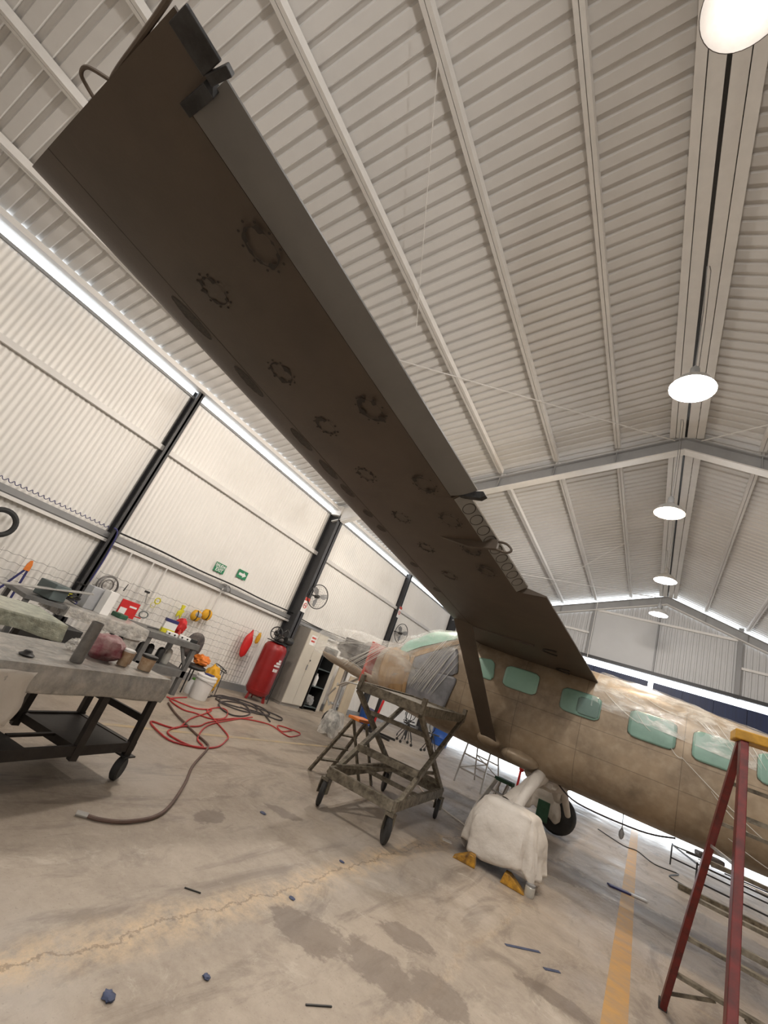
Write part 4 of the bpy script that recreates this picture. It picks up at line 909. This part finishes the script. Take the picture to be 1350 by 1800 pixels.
MB().beam((0,0,.48),(0,-.20,0),.02,.028).build('handle', M['bluehose'], BC); MB().beam((0,.03,.48),(0,.05,0),.02,.028).build('handle', M['bluehose'], BC)
MB().prism([(-.035,.46),(.05,.46),(.045,.56),(.02,.63),(-.01,.62),(-.03,.56)],(0,0,0),(0,1,0),(0,0,1),(1,0,0),.02).build('jaw', M['orange'], BC, bevel=.003)
HM = empty('hammer', (-8.31,4.92,1.36), 0, 'dark hammer hung on the wall mesh', 'hammer'); MB().box(0,-.07,.03,.035,.03,.07).build('hammer_head', M['black'], HM, bevel=.006); MB().tube([(.01,0,.03),(.01,.06,-.16)],.011,8).build('handle', M['alu'], HM)
thing(MB().tube([(-8.345,4.52,1.42),(-8.345,4.50,1.28)],[.006,.012],8), 'screwdriver', M['black'], 'black screwdriver hung left of the hammer', 'screwdriver')
thing(MB().ring((-8.31,5.20,1.32),(1,0,0),.055,.012).ring((-8.31,5.15,1.22),(1,0,0),.05,.004), 'tape_roll', M['yel2'], 'green-yellow ring hung right of the hammer', 'tape roll')
GG = empty('face_goggles', (-8.30,4.95,1.0), 0, 'clear safety goggles pair hung on the mesh above the red box', 'goggles')
for dy in (-.13,.12): MB().ring((0,dy,0),(1,0,0),.06,.010,24,6,1.5).build('lens_frame', M['teal'], GG)
MB().box(-.01,-.10,-.09,.01,.10,-.07).build('red_strap', M['redb'], GG)
thing(MB().prism([(-.06,-.12),(.0,-.06),(.05,-.14),(.05,.0),(.09,.03),(.03,.06),(.05,.15),(-.04,.15),(-.02,.04),(-.07,.0)],(-8.32,5.78,1.27),(0,1,0),(0,0,1),(1,0,0),.035), 'glove', M['yel2'], 'lime yellow glove hung on the wall mesh', 'glove', bevel=.01)
for k, (y, z, rx) in enumerate(((6.14,1.31,.0),(6.38,1.40,.1))):
    HH = empty('welding_mask', (-8.27,y,z), 0, ('orange-yellow face mask with dark visor, left of the pair on the wall','plain orange-yellow mask, right of the pair on the wall')[k], 'mask', 'yellow masks on the wall')
    MB().blob((0,0,0),(.07,.125,.12),.9,.05).build('mask_shell', M['yellow'], HH)
    if k == 0: MB().blob((.035,.01,.03),(.05,.085,.055),.7).build('visor', M['greylight'], HH)
    MB().ring((.01,-.02+.02*k,0),(0.2,1,0),.105,.011,24,6).build('strap', M['black'], HH)
thing(MB().blob((-8.29,7.84,1.08),(.075,.13,.30),1.0,.12,2,seed=4).tube([(-8.30,7.86,1.32),(-8.32,7.88,1.45)],[.06,.015],8), 'red_bag', M['redb'], 'tall bright red bag hung on the wall left of the compressor', 'bag')
thing(MB().blob((-8.315,8.14,1.30),(.05,.05,.14),1.0,.3,2.5,seed=6), 'yellow_bag', M['yellow'], 'small yellow bag hung between the red bag and the compressor', 'bag')
# conduits, trays and cables on the wall
for k, (y, z0, z1) in enumerate(((4.3,.95,1.98),(4.78,.9,1.96),(5.09,1.0,1.99),(6.55,1.15,2.06))):
    thing(MB().tube([(-8.40,y,z1),(-8.40,y,z0)], .016, 8), 'conduit', M['steelw'], ('white conduit dropping beside the wire coil','white conduit dropping left of the hammer','white conduit dropping right of the hammer','white conduit dropping from the tied cable bundle')[k], 'conduit', 'white wall conduits')
thing(MB().tube([(-8.37,y,2.20+.01*math.sin(y*3)) for y in [3.9+k*.3 for k in range(18)]], .018, 6), 'cable', M['black'], 'thick black cable along the wall rail between the two columns', 'cable')
thing(MB().tube([(-8.36,y,2.16-.02*math.sin(y*2)) for y in [9.1+k*.3 for k in range(32)]], .015, 6), 'cable', M['black'], 'black cable along the wall right of the big column', 'cable')
n_ = 420; thing(MB().tube([(-8.36+.022*math.cos(k*.55), .6+3.1*k/n_, 2.20+.022*math.sin(k*.55)) for k in range(n_)], .006, 5), 'spiral_hose', M['bluehose'], 'dark blue spiral hose along the wall rail left of the first column', 'hose')
thing(MB().tube(spline([(-8.235,3.70,2.22),(-8.235,3.80,2.15),(-8.235,3.84,1.7),(-8.235,3.83,1.25)],6), .014, 8), 'blue_hose', M['bluehose'], 'blue hose running down the first dark column', 'hose')
thing(MB().beam((-8.26,3.66,1.17),(-8.26,4.02,1.15),.012,.016).tube([(-8.26,4.02,1.15),(-8.22,4.08,1.10)],.010,6), 'hook_bar', M['black'], 'black hook bar across the first dark column', 'hook')
for k in range(5): thing(MB().ring((-8.36+.01*k,6.50+.035*k,2.07+.01*(k%2)),(.3*(k%3-1),1,.15*k),.07+.01*(k%2),.008,20,6,1.2), 'cable_loop', M['steelg'], ('leftmost','second','middle','fourth','rightmost')[k] + ' grey cable loop tied to the wall rail below the arrow sign', 'cable', 'cable loops tied on the rail')
# signs
def text_mesh(name, body, size, m, parent, loc, rot):
    cu = bpy.data.curves.new(name, 'FONT'); cu.body = body; cu.size = size; cu.extrude = .001; cu.align_x = 'CENTER'; cu.align_y = 'CENTER'; cu.offset = .002
    tmp = bpy.data.objects.new('tmp', cu); COL.objects.link(tmp); bpy.context.view_layer.update()
    me = bpy.data.meshes.new_from_object(tmp.evaluated_get(bpy.context.evaluated_depsgraph_get())); bpy.data.objects.remove(tmp); bpy.data.curves.remove(cu)
    me.materials.clear(); me.materials.append(m); o = bpy.data.objects.new(name, me); COL.objects.link(o); o.parent = parent; o.location = loc; o.rotation_euler = rot; return o
RW = (PI/2, 0, PI/2)
EX = empty('exit_sign', (-8.47,6.27,2.43), 0, 'green wall sign reading SALIDA EXIT', 'sign')
MB().box(0,-.15,-.105,.008,.15,.105).build('sign_plate', M['greenS'], EX); MB().box(.008,-.13,.0,.010,.13,.008).build('divider', M['white'], EX)
text_mesh('lettering', 'SALIDA', .085, M['white'], EX, (.0095,0,.05), RW); text_mesh('lettering', 'EXIT', .10, M['white'], EX, (.0095,0,-.052), RW)
AR = empty('arrow_sign', (-8.47,6.93,2.52), 0, 'green wall sign with a white arrow', 'sign')
MB().box(0,-.15,-.10,.008,.15,.10).build('sign_plate', M['greenS'], AR)
MB().prism([(-.11,-.03),(.02,-.03),(.02,-.065),(.12,0),(.02,.065),(.02,.03),(-.11,.03)],(.008,0,0),(0,1,0),(0,0,1),(1,0,0),.003).build('arrow', M['white'], AR)
def nosmoke(x, y, z, w, h, label):
    t = empty('warning_sign', (x,y,z), 0, label, 'sign'); MB().box(0,-w/2,-h/2,.006,w/2,h/2).build('sign_plate', M['white'], t)
    MB().box(.006,-w/2,h/2-.09,.008,w/2,h/2).build('red_band', M['boltred'], t); MB().ring((.009,0,-.02),(1,0,0),w*.33,.009,24,6).build('red_circle', M['boltred'], t)
    MB().beam((.009,-w*.23,-.02+w*.23),(.009,w*.23,-.02-w*.23),.004,.014).build('red_slash', M['boltred'], t); MB().box(.006,-w*.2,-.028,.008,w*.2,-.012).build('symbol', M['black'], t)
nosmoke(-8.085,9.0,2.52,.20,.40,'white and red no smoking sign on the big column')
nosmoke(-8.27,14.2,3.86,.2,.42,'small red and white sign on the third column')
# wall fans
def fan(x, y, z, R_, label, rz):
    t = empty('wall_fan', (x,y,z), rz, label, 'fan', 'wall fans'); 
    MB().ring((0,0,0),(1,0,0),R_,.013,36,6).build('cage_rim', M['black'], t)
    mb = MB()
    for k in range(4): mb.ring((.07-.012*k,0,0),(1,0,0),R_*(.25+.2*k),.0025,32,4)
    for k in range(22):
        a = 2*PI*k/22; mb.tube([(.085,.02*math.cos(a),.02*math.sin(a)),(.075,R_*.5*math.cos(a),R_*.5*math.sin(a)),(0,R_*math.cos(a),R_*math.sin(a))], .0022, 4)
    mb.build('wire_cage', M['wire'], t)
    for k in range(3):
        a = 2*PI*k/3+.4; d, e = V(0,math.cos(a),math.sin(a)), V(0,-math.sin(a),math.cos(a))
        MB().add([d*.06-e*.03+V(.01,0,0), d*R_*.5-e*R_*.28+V(.03,0,0), d*R_*.86-e*R_*.18+V(.03,0,0), d*R_*.9+e*R_*.12, d*R_*.5+e*R_*.16-V(.01,0,0), d*.06+e*.03-V(.01,0,0)], [(0,1,2,3,4,5)]).build('blade', M['steelg'], t, solid=.003)
    MB().lathe([(.05,0),(.06,.02),(.05,.14),(.02,.16)], (-.12,0,0), (1,0,0), 18).build('motor', M['black'], t); MB().beam((-.1,0,0),(-.28,-.12,0),.03,.03).build('wall_bracket', M['black'], t); return t
fan(-8.0,9.26,2.86,.33,'round black wire fan fixed to the big column',-.25)
fan(-8.2,14.75,3.2,.36,'round wire fan seen over the nose film',-.2)
# compressor
CP = empty('air_compressor', (-7.84,8.36,0), 0, 'tall red upright air compressor against the left wall', 'air compressor')
MB().lathe([(.10,.10),(.24,.15),(.285,.22),(.29,.30),(.29,1.18),(.285,1.26),(.24,1.34),(.10,1.39)], seg=40).build('tank', M['red'], CP)
MB().lathe([(.293,.235),(.295,.25),(.293,.265)], seg=40, cap=False).build('weld_band', M['red'], CP)
for k in range(3):
    a = 2*PI*k/3+.5; MB().beam((.2*math.cos(a),.2*math.sin(a),.2),(.25*math.cos(a),.25*math.sin(a),0),.02,.07).build('foot', M['red'], CP)
MB().box(-.2,-.2,1.38,.2,.24,1.40).build('pump_plate', M['black'], CP)
MB().ring((-.02,-.16,1.58),(.5,-1,0),.15,.014).ring((-.02,-.16,1.58),(.5,-1,0),.04,.03,16).beam((-.02,-.16,1.44),(-.02,-.16,1.72),.014,.014).beam((-.14,-.22,1.58),(.10,-.10,1.58),.014,.014).build('flywheel', M['black'], CP)
MB().lathe([(.07,0),(.075,.05),(.06,.06),(.08,.08),(.06,.10),(.08,.12),(.06,.14),(.07,.17)], (.03,-.02,1.42), (0,.1,1), 18).blob((.03,.0,1.46),(.10,.10,.07)).build('pump', M['eng'], CP)
MB().lathe([(.08,0),(.09,.03),(.09,.22),(.05,.26)], (.14,.06,1.50), (0,1,0), 20).build('motor', M['black'], CP)
MB().tube(spline([(.03,-.02,1.6),(.08,.06,1.74),(.14,.14,1.62),(.18,.22,1.45)],5), .012, 6).build('air_pipe', M['black'], CP)
MB().tube([(.22,.24,1.3),(.27,.22,.7),(.25,.22,.02)], .012, 6).build('drain_hose', M['black'], CP)
for (a, z0, w, h) in ((.05,.92,.16,.05),(.0,.86,.20,.04),(.1,.98,.09,.05),(-.2,.74,.05,.07),(-.0,.74,.05,.07),(.18,.74,.04,.07)):
    MB().grid(lambda u, v: (.292*math.cos(a+(u-.5)*w/.29), .292*math.sin(a+(u-.5)*w/.29), z0+v*h), 8, 3).build('white_decal', M['white'], CP)
# lockers
LK = empty('steel_locker', (-8.36,9.36,0), 0, 'tall cream two-door steel locker with a red printed notice', 'locker')
MB().box(0,0,.06,.50,.86,2.0).build('locker_body', M['creamd'], LK, bevel=.004); MB().box(.02,.02,0,.47,.84,.06).build('plinth', M['creamd'], LK)
for k in (0,1): MB().box(.50,.01+.425*k,.08,.515,.425+.425*k,1.98).build('door', M['cream'], LK, bevel=.003)
MB().box(.515,.40,.98,.54,.43,1.12).build('handle', M['steelg'], LK, bevel=.004); MB().box(.515,.44,1.22,.53,.47,1.26).build('lock', M['black'], LK)
NT = MB().box(.516,.13,1.62,.518,.38,1.88).build('notice_sheet', M['white'], LK); MB().box(.518,.16,1.79,.519,.35,1.835).box(.518,.17,1.70,.519,.34,1.745).build('red_print', M['boltred'], NT)
SH = empty('open_shelving', (-8.34,10.34,0), 0, 'dark open shelving with white jug right of the locker', 'shelving')
MB().box(0,0,0,.02,.62,1.75).box(0,0,0,.45,.02,1.75).box(0,.60,0,.45,.62,1.75).build('shelf_frame', M['black'], SH)
for z in (.08,.62,1.1,1.7): MB().box(.0,.02,z,.45,.60,z+.02).build('shelf_board', M['teal'], SH)
thing(MB().lathe([(.07,0),(.075,.01),(.075,.22),(.03,.30),(.03,.33)],(-8.05,10.62,.641),seg=16), 'jug', M['white'], 'white bottle on the dark shelving', 'bottle')
thing(MB().blob((-8.05,10.65,.24),(.14,.16,.13),.8,.3), 'plastic_bag', M['steelg'], 'grey bag on the lowest shelf of the dark shelving', 'bag')
for k, (x, y, w, h, l) in enumerate(((-8.06,11.17,.34,1.55,'pale board leaning upright right of the dark shelving'),(-8.06,11.75,.42,1.5,'second pale board standing behind the nose gear'),(-8.1,12.6,.5,1.2,'third pale board standing behind the nose gear'))):
    thing(rotbox(x,y,0,.03,w,h,0), 'leaning_board', M['wood'] if k else M['cream'], l, 'board', 'pale boards along the wall')
# clutter in the far left corner
TB = empty('storage_tub', (-7.6,13.3,0), .3, 'dark blue tub on the floor behind the nose gear', 'tub'); MB().lathe([(.20,0),(.22,.02),(.27,.42),(.29,.43),(.27,.45)],seg=24).build('tub_body', M['blueP'], TB); MB().lathe([(.29,.45),(.28,.48),(.1,.50)],seg=24).build('lid', M['bluehose'], TB)
DR = empty('drum', (-6.55,17.2,0), 0, 'bright blue plastic drum seen under the work platform', 'drum'); MB().lathe([(.30,0),(.32,.02),(.33,.25),(.345,.28),(.33,.31),(.33,.6),(.345,.63),(.33,.66),(.32,.86),(.27,.9)],seg=28).build('drum_body', M['blueP'], DR); MB().lathe([(.33,.86),(.33,.91),(.30,.92)],seg=28).build('lid', M['white'], DR)
HT = empty('engine_hoist', (-6.6,12.0,0), .2, 'black and red hoist standing behind the work platform', 'hoist'); MB().beam((0,0,.08),(0,0,1.25),.10,.12).build('mast', M['black'], HT); MB().beam((.05,-.06,.3),(.12,-.06,.95),.05,.06).build('ram', M['redb'], HT); MB().beam((0,0,1.2),(.6,-.1,1.05),.07,.07).build('boom', M['black'], HT)
for s_ in (-.3,.3): MB().beam((-.2,s_*.5,.08),(.7,s_,.08),.06,.06).build('leg', M['black'], HT)
for i, (x, y) in enumerate(((-6.1,13.3),(-5.4,13.6),(-6.6,14.3))):
    TRY = empty('wheeled_stool', (x,y,0), i*.9, ('black wheeled frame left under the platform','black wheeled frame right under the platform','black wheeled frame farthest under the platform')[i], 'wheeled frame', 'black wheeled frames')
    MB().ring((0,0,.55),(0,.1,1),.18,.018).build('ring_top', M['black'], TRY); MB().tube([(0,0,.1),(0,0,.55)],.02,8).build('post', M['black'], TRY); MB().ring((-.1,0,.75),(1,0,.1),.17,.014,20,6).build('back_hoop', M['black'], TRY)
    for k in range(4):
        a = PI*k/2; MB().tube([(0,0,.55),(.25*math.cos(a),.25*math.sin(a),.08)],.012,6).build('leg', M['black'], TRY); MB().lathe([(.02,-.015),(.04,-.012),(.04,.012),(.02,.015)],(.25*math.cos(a),.25*math.sin(a),.04),(0,1,0),12).build('wheel', M['rubber'], TRY)
    for k in (0,1): MB().beam((-.15,.12-.24*k,.55),(-.15,.12-.24*k,.9),.018,.018).build('side_bar', M['alu'], TRY)
# right-hand rack of frames behind the red ladder
RK = empty('pipe_rack', (0,0,0), 0, 'low black frame rack with rods behind the red ladder', 'rack')
for (x, y) in ((.68,14.95),(1.05,13.2),(2.75,14.9),(2.9,13.1)): MB().beam((x,y,0),(x,y,.45),.03,.03).build('leg', M['black'], RK)
for (p, q) in (((.68,14.95,.42),(2.75,14.9,.42)),((1.05,13.2,.42),(2.9,13.1,.42)),((.68,14.95,.42),(1.05,13.2,.42)),((2.75,14.9,.42),(2.9,13.1,.42)),((1.05,13.2,.12),(2.9,13.1,.12)),((.68,14.95,.15),(2.75,14.9,.15))): MB().beam(p,q,.03,.03).build('rail', M['black'], RK)
for k in range(7):
    x0 = .7+.2*k; thing(MB().tube([(x0,14.2-.25*k,.475),(x0+.9,14.9-.35*k+.02,.475)],.013,6), 'metal_rod', M[('wire','black','alu','wire','black','cream','wire')[k]], ('thin metal rod leftmost on the black rack','second thin rod from the left on the black rack','third thin rod from the left on the black rack','middle thin rod on the black rack','third thin rod from the right on the black rack','second thin rod from the right on the black rack','thin metal rod rightmost on the black rack')[k], 'rod', 'rods on the black rack')
thing(rotbox(1.35,14.4,.49,.5,.3,.10,.3), 'cloth_bundle', M['eng'], 'dark cloth bundle lying on the black rack', 'bundle', bevel=.03)
thing(MB().beam((.7,12.0,.05),(3.4,12.1,.05),.12,.09), 'timber_beam', M['stand'], 'long worn grey beam lying on the floor behind the red ladder', 'beam', bevel=.005)
thing(MB().tube(spline([(-.9,15.0,.012),(-.3,14.2,.012),(.0,14.4,.012),(.35,13.6,.012),(.8,13.9,.012),(.6,12.9,.012),(.95,12.6,.012)],6),.012,6), 'cable', M['black'], 'black cable lying across the yellow line towards the rack', 'cable')
# ================================================================== HOSES ON THE FLOOR
def hose(P, r, m, label):
    pts = spline([(x, y, r+.001) for x, y in P], 6); pts = [V(p.x, p.y, r+.001+ .9*r*max(0, noise.noise(Vector((p.x*1.7, p.y*1.7, i*.02))))) for i, p in enumerate(pts)]
    return thing(MB().tube(pts, r, 8), 'air_hose', m, label, 'hose')
hose([(-6.9,5.75),(-6.61,5.21),(-6.14,5.13),(-6.01,5.32),(-5.84,5.49),(-5.96,5.89),(-6.41,6.34),(-6.58,6.27),(-6.28,5.76),(-5.86,5.57),(-5.17,5.3),(-4.92,5.08),(-4.63,4.66),(-4.59,4.26),(-4.9,4.12),(-5.1,4.23),(-5.29,4.56),(-5.4,4.94),(-5.66,5.35),(-6.08,6.34),(-5.99,7.02),(-5.5,7.0),(-5.42,7.13),(-5.70,7.70),(-5.99,7.35),(-5.65,7.08),(-5.82,7.61)], .011, M['redhose'], 'bright red air hose tangled on the floor by the bucket')
hose([(-6.7,5.2),(-6.3,5.5),(-6.35,5.9),(-6.1,5.6),(-5.7,5.0),(-5.2,4.4),(-5.35,4.1),(-4.75,4.0),(-4.6,4.4),(-4.9,4.55),(-5.5,5.2),(-6.0,6.2),(-6.3,6.9)], .011, M['redhose'], 'second red air hose looped under the first')
hose([(-6.34,5.0),(-5.8,4.8),(-5.13,4.64),(-4.75,4.58),(-4.55,4.45),(-4.04,3.86),(-3.64,3.48),(-3.24,3.05),(-3.08,2.79),(-3.05,2.54),(-3.1,2.38),(-3.16,2.31)], .014, M['brownhose'], 'dusty brown-red hose curling to its end on the open floor')
thing(MB().tube([(-3.16,2.31,.016),(-3.21,2.25,.016)], .018, 10), 'hose_fitting', M['alu'], 'metal fitting at the loose end of the dusty hose', 'hose fitting')
hose([(-7.2,6.46),(-7.58,7.14),(-7.36,7.46),(-6.68,7.19),(-6.29,6.67),(-6.25,6.27),(-6.7,6.36),(-7.13,6.86),(-7.16,7.45),(-6.93,7.95),(-6.56,8.05),(-6.38,7.72),(-6.76,7.43),(-6.89,6.89),(-7.19,6.67),(-7.55,7.3),(-7.4,7.85),(-6.84,7.68),(-6.17,7.28)], .013, M['greyhose'], 'dark cable coiled loosely in front of the compressor')
hose([(-7.4,6.7),(-7.3,7.5),(-6.9,7.6),(-6.6,7.0),(-6.9,6.6),(-7.3,6.9),(-7.5,7.6),(-7.2,8.0),(-6.7,7.8),(-6.6,7.3),(-6.9,7.1)], .013, M['greyhose'], 'second dark cable coiled behind the first')
hose([(-3.55,8.85),(-3.1,8.35),(-2.6,8.0),(-2.2,7.8),(-1.95,7.5)], .010, M['paper'], 'thin white hose running from the stand to the near wheel')
# scraps on the floor
def scrap(x, y, r, m, label, name='paper_scrap', cat='scrap', group=None, seed=0, flat=.35):
    return thing(MB().blob((x,y,r*flat*.9),(r,r*.8,r*flat),.9,.5,3,nu=14,nv=9,seed=seed), name, m, label, cat, group)
M['bluetape'] = mat('blue_masking_tape', (.07,.09,.17), .6, 0, .4, 20)
scrap(-1.75,1.79,.030,M['bluetape'],'crumpled dark blue tape scrap nearest the bottom edge','tape_scrap','tape scrap',seed=1)
scrap(-1.65,2.25,.020,M['bluetape'],'small blue-grey scrap right of the nearest tape scrap','tape_scrap','tape scrap',seed=2)
scrap(-3.03,4.01,.035,M['bluetape'],'flat blue tape scrap between hose end and stand','tape_scrap','tape scrap',seed=3,flat=.15)
scrap(-1.94,3.25,.025,M['bluetape'],'blue tape scrap beside the damp stain','tape_scrap','tape scrap',seed=4,flat=.15)
scrap(-2.15,4.2,.025,M['bluetape'],'blue tape scrap at the end of the floor crack','tape_scrap','tape scrap',seed=9,flat=.15)
thing(MB().beam((-.80,4.80,.003),(-.58,5.10,.003),.028,.003,(0,0,1)), 'tape_strip', M['bluetape'], 'long strip of blue tape stuck to the floor near the yellow line', 'tape strip')
thing(MB().beam((-.50,4.85,.003),(-.40,4.98,.003),.03,.003,(0,0,1)), 'tape_strip', M['bluetape'], 'short strip of blue tape right of the long one', 'tape strip')
thing(MB().beam((-2.28,2.55,.004),(-2.20,2.62,.004),.008,.006), 'twig', M['black'], 'dark sliver left of the floor crack', 'sliver')
thing(MB().beam((-1.28,2.62,.004),(-1.20,2.75,.004),.008,.006), 'twig', M['black'], 'dark sliver below the damp stain', 'sliver')
thing(rotbox(-2.02,6.55,.001,.12,.08,.01,.5), 'paper_scrap', M['paper'], 'torn white paper scrap left of the near wheel cover', 'paper')
thing(MB().beam((-.30,9.05,.015),(-.02,9.20,.015),.10,.026), 'rag', M['bluehose'], 'dark blue end of the wiper lying on the yellow line', 'rag', bevel=.01)
thing(MB().beam((-.01,9.21,.015),(.20,9.32,.015),.09,.026), 'paper_roll', M['white'], 'white paper folded on the yellow line', 'paper', bevel=.01)
JG = empty('glass_jar', (-.93,6.35,0), 0, 'clear jar with grey lid at the corner of the near wheel cover', 'jar'); MB().lathe([(.05,0),(.055,.01),(.055,.09),(.045,.10)],seg=20).build('jar_body', M['glassy'], JG); MB().lathe([(.05,.10),(.052,.12),(.04,.125)],seg=20).build('lid', M['steelg'], JG)
